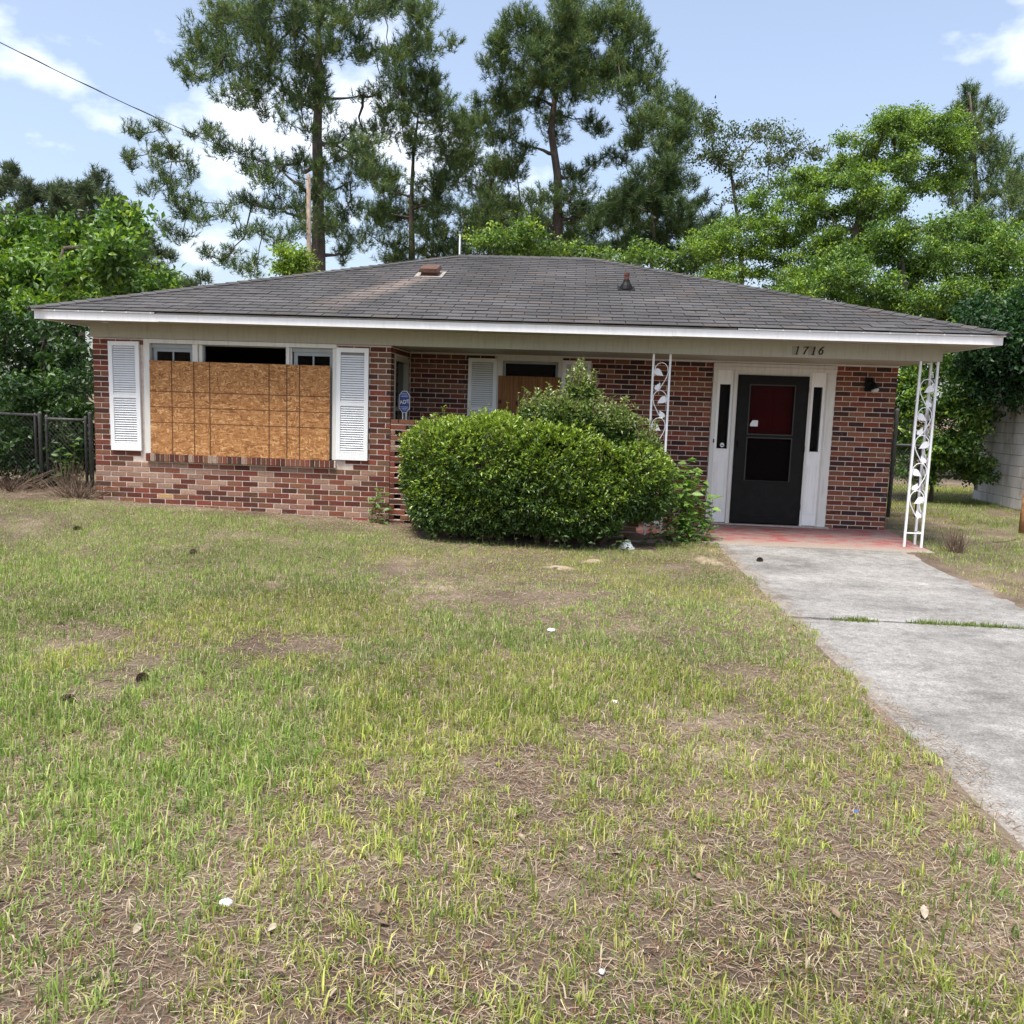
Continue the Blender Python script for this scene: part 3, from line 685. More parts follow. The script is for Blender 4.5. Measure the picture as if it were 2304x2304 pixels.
MB().prism([(p_[0], Yd+.0145, p_[2]), (q_[0], Yd+.0145, p_[2]), (q_[0], Yd+.0145, q_[2]), (p_[0]+.03, Yd+.0145, q_[2]), (p_[0], Yd+.0145, p_[2]+.03)], (0, -.001, 0)).build('paper_notice', M_paper, dr)
inn = MB().box(8.41, 9.352, R+.055, R+.095, .0, 2.03)
for a in ((8.52, 8.84), (8.92, 9.24)):
    for b in ((.2, .8), (.95, 1.55), (1.65, 1.92)): inn.box(a[0], a[1], R+.047, R+.0545, b[0], b[1])
inn.build('inner_door', M_red, ent)
MB().box(8.118, 8.132, R-.040, R-.0285, 1.10, 1.15).build('doorbell', M_black, ent)
# porch light: backplate, arm, hood and clear lamp
pl = empty('porch_light'); pl.parent = house
MB().box(10.10, 10.20, R-.022, R-.001, 1.86, 2.05).build('backplate', M_black, pl)
MB().tube([(10.15, R-.02, 2.0), (10.15, R-.10, 2.02), (10.17, R-.13, 1.97)], .014, 8).tube([(10.17, R-.13, 1.99), (10.178, R-.135, 1.93), (10.19, R-.14, 1.895)], [.018, .05, .058], 12).build('lamp_hood', M_black, pl)
MB().tube([(10.19, R-.14, 1.90), (10.197, R-.143, 1.875), (10.206, R-.146, 1.848)], [.046, .052, .030], 12).build('lamp_bulb', plain('frosted_bulb', (.55, .54, .50), .3, .5, .05), pl, True)

# house number, each figure a part
def text_part(s, size, loc, rot, mat, parent, name, shear=0.0, depth=.003, off=0.0, sx=1.0):
    c = bpy.data.curves.new(name, 'FONT'); c.body = s; c.size = size; c.extrude = depth; c.shear = shear; c.offset = off; c.align_x = 'CENTER'; c.align_y = 'CENTER'
    t = bpy.data.objects.new('tmp', c); col.objects.link(t); bpy.context.view_layer.update()
    me = bpy.data.meshes.new_from_object(t.evaluated_get(bpy.context.evaluated_depsgraph_get())); bpy.data.objects.remove(t); bpy.data.curves.remove(c)
    me.name = name; me.materials.clear(); me.materials.append(mat)
    o = link(name, me, parent, loc, rot); o.scale = (sx, 1, 1); return o
M_num = plain('number_black', (.015, .015, .015), .5, .4); M_numback = plain('number_backing_grey', (.28, .27, .22), .8, .2, .2)
STROKES = {'1': [[(-.16, .30, .05), (.02, .44, .08), (.02, .46, .15)], [(.02, .46, .16), (.02, -.46, .16)], [(-.15, -.47, .06), (.19, -.47, .06)]], '7': [[(-.26, .40, .10), (.26, .40, .16)], [(-.26, .42, .06), (-.27, .22, .04)], [(.25, .42, .12), (.05, .0, .16), (-.06, -.47, .17)]],
  '6': [[(.22, .42, .08), (.02, .36, .14), (-.16, .16, .18), (-.22, -.12, .19), (-.14, -.36, .18), (.0, -.46, .12), (.14, -.40, .17), (.22, -.20, .18), (.16, .02, .16), (.02, .10, .10), (-.12, .02, .10), (-.20, -.1, .08)]]}
for ch, px, py in (('1', 1794, 788), ('7', 1812, 788.5), ('1', 1831, 789.5), ('6', 1848, 789)):
    p = atY(px, py, -.03); mb = MB()
    for st_ in STROKES[ch]:
        pts = [np.array([(u+.22*v)*.10+p[0], -.0315, v*.10+p[2]]) for u, v, t in st_]
        n0 = len(mb.v)
        for i in range(len(pts)-1):
            a, b = pts[i], pts[i+1]; d = (b-a)/np.linalg.norm(b-a); nn = np.array([-d[2], 0, d[0]]); ta, tb = st_[i][2]*.05, st_[i+1][2]*.05; a = a-d*.002; b = b+d*.002; yy = np.array([0, -.0015*(1+.2*(i % 2)), 0])
            mb.hexa([a-nn*ta+yy, b-nn*tb+yy, b-nn*tb+(0, .003, 0), a-nn*ta+(0, .003, 0), a+nn*ta+yy, b+nn*tb+yy, b+nn*tb+(0, .003, 0), a+nn*ta+(0, .003, 0)])
    mb.build('house_number', M_num, house)
for px in (1792, 1829):
    p = atY(px, 789, -.03); MB().box(p[0]-.052, p[0]+.03, -.0296, -.0282, p[2]-.055, p[2]+.055).build('number_backing', M_numback, house)  # darker rectangle behind each figure one

# ---- iron porch posts: square bars, scrolls and leaves
def leaf_pts(base, tip, wdt):
    """heart-shaped leaf outline in (u, v)"""
    b, t = np.array(base, float), np.array(tip, float); d = t-b; n = np.array([-d[1], d[0]])/np.linalg.norm(d)*wdt
    prof = [(.06, 0), (-.06, .30), (.02, .75), (.20, 1.0), (.42, .92), (.65, .55), (.85, .18), (1.0, 0)]
    return [b+d*a+n*k for a, k in prof]+[b+d*a-n*k for a, k in prof[-2:0:-1]]
def scroll_panel(parent, origin, ax, z0, z1, flip0=False, leaf_y=-.006, W_=.205):
    """bars are separate; fills the panel between two bars with scrolls; ax = unit vector across"""
    ax = np.array(ax, float); o = np.array(origin, float); nrm = np.array([ax[1], -ax[0], 0])
    P3 = lambda u, z: o+ax*(u*W_)+np.array([0, 0, z])
    z = z1; k = 0; un = .338
    while z-un*.9 > z0:
        fl = (k % 2 == 1) != flip0; fx = (lambda u: 1-u) if fl else (lambda u: u)
        cur = [(.13, -.165), (.09, -.11), (.15, -.05), (.32, -.012), (.52, 0), (.72, -.014), (.87, -.055), (.91, -.115), (.84, -.175), (.68, -.24), (.50, -.305), (.40, -.345)]
        MB().tube([P3(fx(u), z+v) for u, v in cur], .0062, 6).build('scroll', M_iron, parent, True)
        for base, tip, wd in (((.14, -.095), (.66, -.165), .20), ((.26, -.335), (.48, -.245), .175)):
            pts = leaf_pts((base[0], base[1]/W_), (tip[0], tip[1]/W_), wd)
            pp = [P3(fx(q[0]), z+q[1]*W_)+nrm*leaf_y for q in pts]
            if fl: pp = pp[::-1]
            MB().prism(pp, nrm*.005).build('leaf', M_iron, parent)
        z -= un; k += 1
def bar(parent, x, y, z0, z1, t=.0125, lean=(0, 0)):
    MB().hexa([(x-t, y-t, z0), (x+t, y-t, z0), (x+t, y+t, z0), (x-t, y+t, z0), (x-t+lean[0], y-t+lean[1], z1), (x+t+lean[0], y-t+lean[1], z1), (x+t+lean[0], y+t+lean[1], z1), (x-t+lean[0], y+t+lean[1], z1)]).build('bar', M_iron, parent)
pA = empty('porch_post'); pA.parent = house; pA['label'] = 'flat white iron post with scrolls and leaves rising from the hedge'
xa, xb, ya = 7.142, 7.347, .05
for x in (xa, xb): bar(pA, x, ya, -.05, ZF+.001)
MB().box(xa+.0126, xb-.0126, ya-.010, ya+.010, .07, .085).build('rail', M_iron, pA)
scroll_panel(pA, (xa, ya, 0), (1, 0, 0), .09, 2.105)
pB = empty('porch_post'); pB.parent = house; pB['label'] = 'white iron corner post with scrolls and leaves beside the right lawn'
xa, xb = 10.325, 10.530; zb = -.06
bar(pB, xa, .0, zb, ZF+.001); bar(pB, xb, .0, zb-.012, ZF+.001); bar(pB, xb, .205, zb, ZF+.001)
MB().box(xa+.0126, xb-.0126, -.010, .010, .115, .130).box(xb-.010, xb+.010, .0126, .19, .115, .130).build('rail', M_iron, pB)
scroll_panel(pB, (xa, 0, 0), (1, 0, 0), .13, 2.0, True)
scroll_panel(pB, (xb, 0, 0), (0, 1, 0), .13, 2.0, False)

# ------------------------------------------------------------------ vegetation builders
K = 2304/1932.0
def unit(v): return v/(np.linalg.norm(v, axis=-1, keepdims=True)+1e-9)
def leaves_mesh(P, D, Nn, L, Wd, C, fold=.25, back=.0):
    """rhombic folded leaves: base point, axis, normal, length, width, colour -> verts, tris, colours"""
    n = len(P); D = unit(D); S = unit(np.cross(D, Nn)); Nn = unit(np.cross(S, D)); L = L[:, None]; Wd = Wd[:, None]
    mid = P+D*L*.45
    V = np.stack([P, mid+S*Wd*.5+Nn*Wd*fold, P+D*L-Nn*L*.12, mid-S*Wd*.5+Nn*Wd*fold], 1).reshape(-1, 3)
    b = np.arange(n)[:, None]*4
    T = np.concatenate([b+np.array([[0, 1, 2]]), b+np.array([[0, 2, 3]])]); return V, T, np.repeat(C, 4, 0)
def needle_mesh(P, D, L, Wd, C):
    n = len(P); D = unit(D); S = unit(np.cross(D, RNG.normal(size=(n, 3)))); 
    V = np.stack([P+S*Wd[:, None]*.5, P-S*Wd[:, None]*.5, P+D*L[:, None]], 1).reshape(-1, 3)
    return V, np.arange(3*n).reshape(-1, 3), np.repeat(C, 3, 0)
def palette(n, pal, rng=RNG, var=.22):
    pal = np.array(pal); c = pal[rng.randint(0, len(pal), n)]; t = rng.rand(n, 1); d = pal[rng.randint(0, len(pal), n)]
    return np.clip((c*t+d*(1-t))*rng.uniform(1-var, 1+var, (n, 1)), 0, 1)
PINE = [(.058, .108, .038), (.088, .145, .046), (.125, .185, .056), (.17, .215, .062), (.048, .095, .042)]
PINE_FAR = [(.075, .105, .050), (.06, .09, .05), (.085, .115, .05)]
BROAD = [(.085, .155, .036), (.125, .215, .044), (.165, .26, .052), (.070, .130, .040)]
BRIGHT = [(.21, .33, .038), (.27, .37, .045), (.18, .29, .045)]
DEEP = [(.022, .055, .016), (.03, .07, .018), (.042, .09, .022)]

def crown_skeleton(trunk, blobs, rng):
    """trunk: list of 3-D points; blobs: (centre, rx, rz). Each blob hangs on the trunk or on a blob nearer to it."""
    tp = []
    for a, b in zip(trunk[:-1], trunk[1:]):
        for t in np.linspace(0, 1, 9)[:-1]: tp.append(a+(b-a)*t)
    tp.append(trunk[-1]); tp = np.array(tp)
    def best_trunk(c):
        d = np.linalg.norm((tp-c)*np.array([1, 1, 1.0]), axis=1) + 1.3*np.maximum(0, tp[:, 2]-c[2]+.12*np.linalg.norm(tp[:, :2]-c[:2], axis=1)); i = int(np.argmin(d)); return i, d[i]
    order = sorted(range(len(blobs)), key=lambda i: best_trunk(blobs[i][0])[1]); done = []; segs = []; lev = {}
    for i in order:
        c = blobs[i][0]; ti, td = best_trunk(c); src, cost, lv = tp[ti], td, 0
        for j in done:
            q = np.linalg.norm(blobs[j][0]-c)*1.12+.25*td*.2
            if q < cost: src, cost, lv = blobs[j][0], q, lev[j]+1
        lev[i] = lv; done.append(i); segs.append((src, c, lv))
    return segs
def limb(mb, a, b, r0, r1, rng, sag=.12, n=5, sides=5):
    d = b-a; ln = np.linalg.norm(d); pts = []
    off = rng.normal(size=3)*ln*.06; 
    for i in range(n+1):
        t = i/n; pts.append(a+d*t+off*math.sin(math.pi*t)+np.array([0, 0, -sag*ln*math.sin(math.pi*t)*(1-t)])+rng.normal(size=3)*ln*.018*(0 < i < n))
    mb.tube(pts, [r0+(r1-r0)*i/n for i in range(n+1)], sides, None, False)
def px_blobs(data, Y0, spread, rng, scale=1.0, nsub=3, fsub=.56):
    out = []
    for b in data:
        dy = (b[4] if len(b) > 4 else rng.uniform(-1, 1))*spread
        c = atY(b[0]*K, b[1]*K, Y0+dy); s = K/F_PX*np.linalg.norm(c-CAM)*scale; rx, rz = b[2]*s, b[3]*s
        for q in range(nsub):
            a = 2*math.pi*(q+rng.rand())/nsub; k = rng.uniform(.35, .75); out.append((c+np.array([math.cos(a)*rx*k, rng.uniform(-.6, .6)*rx, math.sin(a)*rz*k]), rx*fsub, rz*fsub*1.1))
    return out
def pine(label, trunk_px, blobs_px, Y0, r_base, spread=2.2, dens=1.0, pal=PINE, seed=1, needle=.20, group='pine trees behind the house', ncut=21, width=.018):
    rng = np.random.RandomState(seed)
    tk = [atY(x*K, y*K, Y0) for x, y in trunk_px]; g0 = tk[0].copy(); base = np.array([g0[0], g0[1], float(ground_z(g0[0], g0[1]))-.1])
    tk = [base]+tk
    root = empty('pine_tree', base); tag(root, label, 'tree', group)
    blobs = px_blobs(blobs_px, Y0, spread, rng, nsub=3, fsub=.60)
    mb = MB(); n = len(tk); hs = np.array([p[2] for p in tk])-base[2]; H = max(hs[-1], 1)
    pts = []; rads = []
    for a, b in zip(tk[:-1], tk[1:]):
        for t in np.linspace(0, 1, 5)[:-1]:
            p = a+(b-a)*t; pts.append(p); rads.append(r_base*(1-.88*(p[2]-base[2])/H)*rng.uniform(.95, 1.05))
    pts.append(tk[-1]); rads.append(r_base*.07); mb.tube([p-base for p in pts], rads, 9, None)
    P, D = [], []
    for a, c, lv in crown_skeleton(tk, blobs, rng):
        r0 = max(.018, r_base*(.25-.08*lv)); limb(mb, a-base, c-base, r0, .014, rng, .10, 5, 5)
    for c, rx, rz in blobs:
        nt_ = max(6, int(120*dens*(rx*rz)**.75))
        q = unit(rng.normal(size=(nt_, 3)))*(rng.rand(nt_, 1)**.55); tp = c+q*np.array([rx, (rx+rz)*.5, rz])
        for t in tp:
            if rng.rand() < .13: limb(mb, c-base, t-base, .010, .004, rng, .05, 2, 3)
        P.append(tp); D.append(unit(q*np.array([.8, .8, .5])+np.array([0, 0, .75])+rng.normal(size=q.shape)*.25))
    P = np.concatenate(P); D = np.concatenate(D); m_ = len(P)
    o = mb.build('trunk', M_bark, root, True)
    tc_ = palette(m_, pal, rng, .25)
    Pn = np.repeat(P, ncut, 0); Dn = np.repeat(D, ncut, 0)*.8+unit(rng.normal(size=(m_*ncut, 3)))*.80; Pn = Pn+np.repeat(D, ncut, 0)*rng.uniform(-.18, .08, (m_*ncut, 1))
    V, T, C = needle_mesh(Pn-base, Dn, needle*rng.uniform(.7, 1.25, m_*ncut), width*rng.uniform(.7, 1.3, m_*ncut), np.repeat(tc_, ncut, 0)*rng.uniform(.75, 1.3, (m_*ncut, 1)))
    link('crown', np_mesh('crown', V, T, M_needle, C), root); return root
def broad(label, trunk_px, blobs_px, Y0, r_base, spread=1.5, dens=1.0, pal=BROAD, tips=BRIGHT, seed=1, leaf=.13, cat='tree', name='broadleaf_tree', group='leafy trees around the house', lay=1.0, mat=None, up=.55, tipf=.35):
    rng = np.random.RandomState(seed)
    tk = [atY(x*K, y*K, Y0) for x, y in trunk_px]; base = np.array([tk[0][0], tk[0][1], float(ground_z(tk[0][0], tk[0][1]))-.08]); tk = [base]+tk
    root = empty(name, base); tag(root, label, cat, group)
    blobs = px_blobs(blobs_px, Y0, spread, rng); mb = MB()
    mb.tube([p-base for p in tk], [r_base*(1-.7*i/(len(tk)-1)) for i in range(len(tk))], 8, None)
    for a, c, lv in crown_skeleton(tk, blobs, rng): limb(mb, a-base, c-base, max(.012, r_base*(.45-.1*lv)), .010, rng, -.06, 4, 5)
    P, D, C = [], [], []
    for c, rx, rz in blobs:
        ns = max(6, int(95*dens*(rx*rz)**.7/ (leaf/.13)**1.1))
        q = unit(rng.normal(size=(ns, 3)))*(rng.rand(ns, 1)**.45); sp = c+q*np.array([rx, (rx+rz)*.5, rz*lay])
        for s_, qq in zip(sp, q):
            nl = rng.randint(14, 26); ax = unit(qq*np.array([1, 1, .35])+np.array([0, 0, .2])+rng.normal(size=3)*.4)
            if rng.rand() < .07: limb(mb, c-base, s_-base, .010, .004, rng, -.04, 2, 3)
            t = rng.rand(nl, 1); pp = s_+ax*(t-.4)*leaf*3.6+rng.normal(size=(nl, 3))*leaf*np.array([.85, .85, .45])
            P.append(pp); D.append(ax*.5+rng.normal(size=(nl, 3))*.7+np.array([0, 0, -.10]))
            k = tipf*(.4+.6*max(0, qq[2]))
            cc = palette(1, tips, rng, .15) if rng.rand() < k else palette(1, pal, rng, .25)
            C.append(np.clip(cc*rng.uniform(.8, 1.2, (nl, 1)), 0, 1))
    P = np.concatenate(P); D = np.concatenate(D); C = np.concatenate(C); n = len(P)
    Nn = rng.normal(size=(n, 3))*.75+np.array([0, -.1, up+.3])
    V, T, C = leaves_mesh(P-base, D, Nn, leaf*rng.uniform(.65, 1.3, n), leaf*.55*rng.uniform(.7, 1.2, n), C)
    mb.build('trunk', M_bark, root, True); link('crown', np_mesh('crown', V, T, mat or M_leaf, C), root); return root

def fill(poly, step, r, seed, sq=.8):
    """jittered blobs inside an outline given in the 1932 px view"""
    rg = random.Random(seed); out = []; xs_ = [p[0] for p in poly]; ys_ = [p[1] for p in poly]; y = min(ys_)
    while y < max(ys_):
        x = min(xs_)+rg.uniform(0, step)
        while x < max(xs_):
            px, py = x+rg.uniform(-.3, .3)*step, y+rg.uniform(-.3, .3)*step; ins = False
            for i in range(len(poly)):
                (x0, y0), (x1, y1) = poly[i], poly[i-1]
                if (y0 > py) != (y1 > py) and px < (x1-x0)*(py-y0)/(y1-y0)+x0: ins = not ins
            if ins: k = rg.uniform(.7, 1.25); out.append((px, py, r*k, r*k*sq))
            x += step
        y += step*.8
    return out
# ---- pines (positions traced in a 1932 px view of the photograph)
pine('tall pine with bare twisting limbs behind the roof, next to the utility pole', [(601, 500), (600, 330), (598, 260), (602, 150), (600, 20), (600, -150)],
     [(420, 40, 55, 45), (480, 25, 65, 40), (540, 15, 50, 40), (400, 95, 45, 35), (465, 105, 55, 40), (535, 85, 50, 50), (362, 128, 30, 24), (500, 165, 55, 30), (440, 165, 45, 22), (565, 150, 38, 50), (560, 215, 42, 34),
      (650, 15, 55, 40), (720, 10, 60, 30), (785, 20, 30, 34), (640, 75, 30, 34), (765, 70, 50, 34), (805, 110, 38, 38), (745, 150, 50, 36), (790, 165, 34, 26), (600, -60, 110, 60), (480, -60, 80, 50), (720, -60, 90, 50),
      (272, 240, 34, 20), (300, 278, 38, 24), (245, 300, 24, 16), (335, 318, 38, 24), (300, 350, 42, 26), (420, 270, 38, 22), (470, 296, 50, 28), (505, 345, 50, 34), (545, 300, 36, 34), (350, 385, 44, 24), (335, 420, 48, 26),
      (425, 425, 50, 26), (485, 395, 50, 28), (525, 435, 50, 28), (420, 480, 40, 22), (480, 500, 40, 20), (570, 400, 34, 40), (650, 430, 40, 40), (650, 268, 50, 30), (715, 240, 50, 32), (700, 300, 55, 30), (645, 365, 40, 40), (620, 470, 34, 30), (380, 250, 28, 16), (590, 110, 34, 40, -.5), (612, 190, 30, 40, -.5), (596, 40, 40, 40, -.4), (585, 330, 30, 40, -.4), (620, 300, 26, 40, -.4), (690, 90, 36, 26), (700, 190, 40, 22), (620, 420, 26, 50, -.4)]+fill([(352, 130), (365, 60), (400, 0), (480, -40), (720, -40), (800, 0), (840, 100), (800, 190), (720, 170), (650, 120), (600, 250), (520, 230), (450, 190), (400, 170)], 74, 34, 27),
     19.0, .34, 2.4, 1.0, seed=3)
pine('slim pine crown between two taller pines, trunk showing above the ridge', [(777, 500), (776, 380), (780, 290), (790, 210)],
     [(760, 200, 45, 30), (820, 185, 50, 34), (850, 235, 52, 42), (800, 290, 70, 42), (875, 315, 60, 42), (720, 345, 50, 40), (830, 375, 66, 38), (900, 385, 54, 42), (735, 415, 44, 34), (850, 430, 52, 36), (930, 365, 38, 34), (700, 455, 34, 26), (820, 475, 36, 18), (915, 440, 40, 30), (690, 300, 40, 28), (880, 470, 60, 24), (760, 480, 60, 18), (940, 420, 50, 40), (960, 300, 40, 30), (900, 250, 40, 30), (700, 400, 40, 30)]+fill([(680, 300), (760, 185), (860, 180), (940, 270), (960, 500), (690, 500)], 62, 34, 21),
     24.0, .26, 2.2, 1.1, seed=5)
pine('broad full-crowned pine behind the middle of the roof', [(1053, 500), (1052, 330), (1040, 250), (1046, 190), (1070, 100), (1090, 30)],
     [(1090, 18, 60, 36), (1150, 48, 60, 44), (1000, 58, 60, 38), (948, 62, 30, 26), (940, 118, 34, 38), (1000, 125, 60, 38), (1080, 95, 70, 50), (1180, 105, 56, 50), (1222, 128, 34, 42), (1060, 160, 80, 30), (1160, 165, 60, 30), (1050, 40, 60, 40), (1120, 80, 60, 50), (1040, 120, 60, 40), (1140, 130, 60, 40),
      (930, 190, 42, 26), (925, 240, 42, 28), (985, 205, 50, 28), (1055, 235, 46, 34), (1130, 240, 40, 22), (1240, 215, 54, 38), (1282, 240, 36, 42), (1295, 205, 24, 26), (1235, 270, 54, 26), (1185, 290, 42, 20), (1100, 320, 50, 26), (965, 270, 42, 24), (945, 330, 50, 34),
      (1100, 370, 80, 38), (1200, 360, 70, 42), (1010, 380, 54, 34), (1255, 325, 54, 34), (1150, 425, 80, 36), (1040, 430, 54, 36), (965, 425, 54, 34), (1240, 415, 64, 42), (1100, 465, 70, 24), (1220, 465, 70, 28), (985, 470, 54, 20)]+fill([(905, 165), (920, 100), (945, 40), (1000, 30), (1040, 0), (1090, -12), (1160, 8), (1220, 60), (1252, 110), (1248, 165), (1180, 192), (1040, 192), (930, 215)], 52, 34, 23)+fill([(1190, 215), (1260, 190), (1310, 190), (1318, 270), (1250, 300), (1190, 290)], 46, 32, 25),
     23.0, .36, 2.6, 1.25, seed=8)
pine('distant pine spreading pale over the left-hand trees', [(150, 540), (150, 430), (160, 360)],
     fill([(-30, 350), (30, 328), (70, 350), (120, 328), (200, 352), (260, 400), (310, 450), (372, 525), (340, 545), (150, 545), (0, 480)], 40, 30, 3),
     38.0, .34, 3.0, 1.0, PINE_FAR, 12, .34, ncut=16, width=.035)
pine('pine with upright pointed tips above the bright tree on the right', [(1850, 560), (1845, 420), (1838, 300), (1830, 175)],
     [(1828, 178, 16, 24), (1812, 205, 26, 28), (1845, 215, 24, 32), (1860, 250, 30, 34), (1830, 265, 34, 36), (1885, 290, 26, 34), (1850, 310, 36, 34), (1912, 320, 22, 34), (1890, 350, 36, 34), (1925, 385, 30, 36), (1870, 390, 44, 34), (1910, 440, 44, 34), (1840, 440, 40, 34), (1960, 350, 40, 50), (1800, 350, 30, 30)],
     21.0, .24, 1.4, 1.2, seed=15)
# ---- leafy trees
broad('thin grey-green tree with open twigs between the broad pine and the bright tree', [(1400, 520), (1390, 400), (1375, 300)],
      [(1350, 235, 36, 30), (1372, 275, 38, 32), (1335, 300, 34, 30), (1440, 255, 34, 24), (1500, 272, 42, 20), (1470, 300, 44, 24), (1400, 320, 50, 30), (1540, 290, 26, 14), (1420, 370, 60, 30)],
      22.0, .12, 1.5, .42, [(.09, .125, .055), (.075, .11, .05)], [(.11, .15, .06)], 31, .12)
broad('bright green tree with layered sprays behind the right slope of the roof', [(1600, 640), (1610, 470), (1640, 330), (1665, 250)],
      fill([(1290, 490), (1340, 430), (1400, 395), (1440, 370), (1500, 338), (1560, 312), (1600, 280), (1620, 245), (1660, 212), (1690, 235), (1735, 208), (1765, 225), (1795, 195), (1812, 250), (1795, 300), (1835, 335), (1800, 362), (1720, 372), (1690, 430), (1650, 520), (1560, 565), (1420, 540), (1300, 525)], 40, 34, 2, .62),
      14.5, .20, 1.7, .9, BROAD, BRIGHT, 33, .086, lay=.8, up=.9, tipf=.62)
broad('dark green tree growing up against the right end of the roof', [(1720, 760), (1715, 600), (1700, 480)],
      fill([(1480, 570), (1540, 510), (1650, 480), (1700, 440), (1790, 405), (1850, 440), (1932, 425), (1990, 500), (1990, 670), (1850, 665), (1700, 610), (1560, 595)], 42, 36, 5, .8),
      12.5, .16, 1.5, .92, [(.078, .150, .040), (.110, .195, .046), (.14, .235, .05)], BRIGHT, 35, .088, lay=.9, up=.7, tipf=.45)
broad('big-leaved tree crowding the left eave of the house', [(60, 900), (70, 700), (95, 560), (120, 470)],
      [(30, 450, 54, 44), (110, 468, 62, 42), (180, 498, 56, 38), (232, 425, 34, 26), (215, 465, 40, 30), (250, 530, 44, 20), (60, 525, 62, 44), (140, 545, 64, 36), (25, 590, 54, 50), (200, 545, 50, 26), (290, 540, 26, 12), (80, 590, 60, 36), (-40, 500, 50, 60), (20, 520, 50, 40), (-30, 620, 50, 60)],
      5.5, .11, 1.1, 1.3, [(.066, .135, .028), (.094, .18, .034), (.12, .22, .04)], BRIGHT, 37, .145, up=.75, tipf=.45)
broad('dark vine thicket filling the side yard behind the chain link fence', [(70, 930), (75, 800), (80, 700)],
      [(40, 650, 56, 44), (110, 660, 56, 40), (150, 690, 34, 36), (60, 720, 60, 44), (130, 740, 44, 40), (20, 780, 56, 48), (90, 800, 56, 44), (150, 810, 30, 44), (30, 860, 54, 44), (100, 870, 50, 40), (150, 880, 26, 36), (60, 905, 60, 30), (130, 915, 50, 22), (10, 910, 50, 30), (-40, 720, 50, 80), (-40, 850, 50, 60), (120, 620, 40, 20)],
      3.4, .07, .9, 1.0, DEEP, [(.05, .10, .024)], 39, .11, cat='thicket', name='vine_thicket', up=.45, tipf=.12)
broad('dark creeper climbing over the chain link fence and gate', [(60, 925), (60, 860)],
      [(10, 790, 30, 24), (60, 780, 34, 16), (110, 775, 34, 16), (150, 790, 20, 24), (20, 840, 34, 34), (70, 850, 34, 36), (125, 850, 24, 30), (150, 870, 16, 30), (40, 895, 36, 26), (100, 900, 34, 22), (-30, 820, 40, 50), (105, 720, 40, 26), (40, 740, 40, 26)],
      .75, .012, .22, .8, DEEP, [(.07, .14, .028)], 40, .085, cat='creeper', name='creeper', group=None, tipf=.22)
broad('yellow-green sapling beside the utility pole above the left roof slope', [(555, 560), (556, 510)], [(552, 485, 28, 18), (560, 505, 32, 16), (540, 510, 24, 14)], 16.0, .04, .4, 1.3, BRIGHT, [(.17, .27, .035)], 41, .12, name='sapling', group=None)
pine('dark pine standing in shade between the slim pine and the broad pine', [(985, 500), (985, 400), (975, 330)],
     fill([(905, 390), (960, 340), (1020, 375), (1090, 430), (1100, 500), (830, 505), (850, 450)], 46, 36, 7), 27.0, .2, 1.6, 1.5, seed=17)
pine('dark low pine boughs to the right of the broad pine', [(1230, 500), (1235, 420), (1225, 340)],
     fill([(1150, 370), (1220, 330), (1300, 300), (1340, 350), (1370, 440), (1330, 505), (1100, 505), (1090, 440)], 46, 36, 9), 20.0, .2, 1.6, 1.5, [(.06, .10, .034), (.08, .12, .036), (.045, .08, .03)], seed=19)
broad('rounded leafy tree low behind the ridge under the broad pine', [(1000, 560), (1000, 500)], [(945, 460, 50, 30), (1000, 455, 50, 26), (1090, 480, 60, 20), (1200, 480, 60, 20), (1290, 485, 50, 30), (1340, 460, 40, 30)], 17.0, .07, 1.0, 1.0, BROAD, BRIGHT, 43, .13)
broad('sunlit bushes between the brick pier and the block shed', [(1760, 900), (1765, 820)],
      [(1720, 640, 40, 30), (1770, 690, 44, 40), (1730, 730, 36, 40), (1790, 760, 40, 40), (1735, 800, 40, 36), (1800, 690, 34, 40), (1780, 830, 44, 34), (1740, 860, 36, 26), (1820, 830, 26, 44), (1700, 690, 24, 40), (1690, 780, 20, 50), (1690, 850, 18, 30), (1830, 740, 30, 44), (1810, 640, 50, 30), (1860, 650, 40, 30), (1730, 890, 40, 22), (1790, 885, 44, 22), (1835, 880, 30, 26), (1845, 800, 24, 40)],
      6.3, .05, .7, 1.25, [(.055, .115, .024), (.085, .17, .03)], BRIGHT, 45, .085, cat='bush', name='wild_bush', group=None, tipf=.4)
broad('heavy dark ivy hanging over the roof and wall of the block shed', [(1940, 860), (1925, 700)],
      [(1860, 640, 30, 40), (1895, 630, 40, 44), (1925, 640, 40, 60), (1870, 690, 32, 34), (1900, 700, 36, 40), (1930, 710, 36, 50), (1852, 735, 16, 24), (1950, 640, 40, 60), (1848, 690, 16, 20), (1900, 590, 50, 30), (1950, 590, 50, 40), (1855, 610, 34, 24), (1980, 700, 50, 70)],
      5.4, .014, .35, 1.3, [(.020, .058, .018), (.028, .075, .022)], [(.04, .10, .028)], 47, .10, cat='ivy', name='ivy', group=None, tipf=.15)

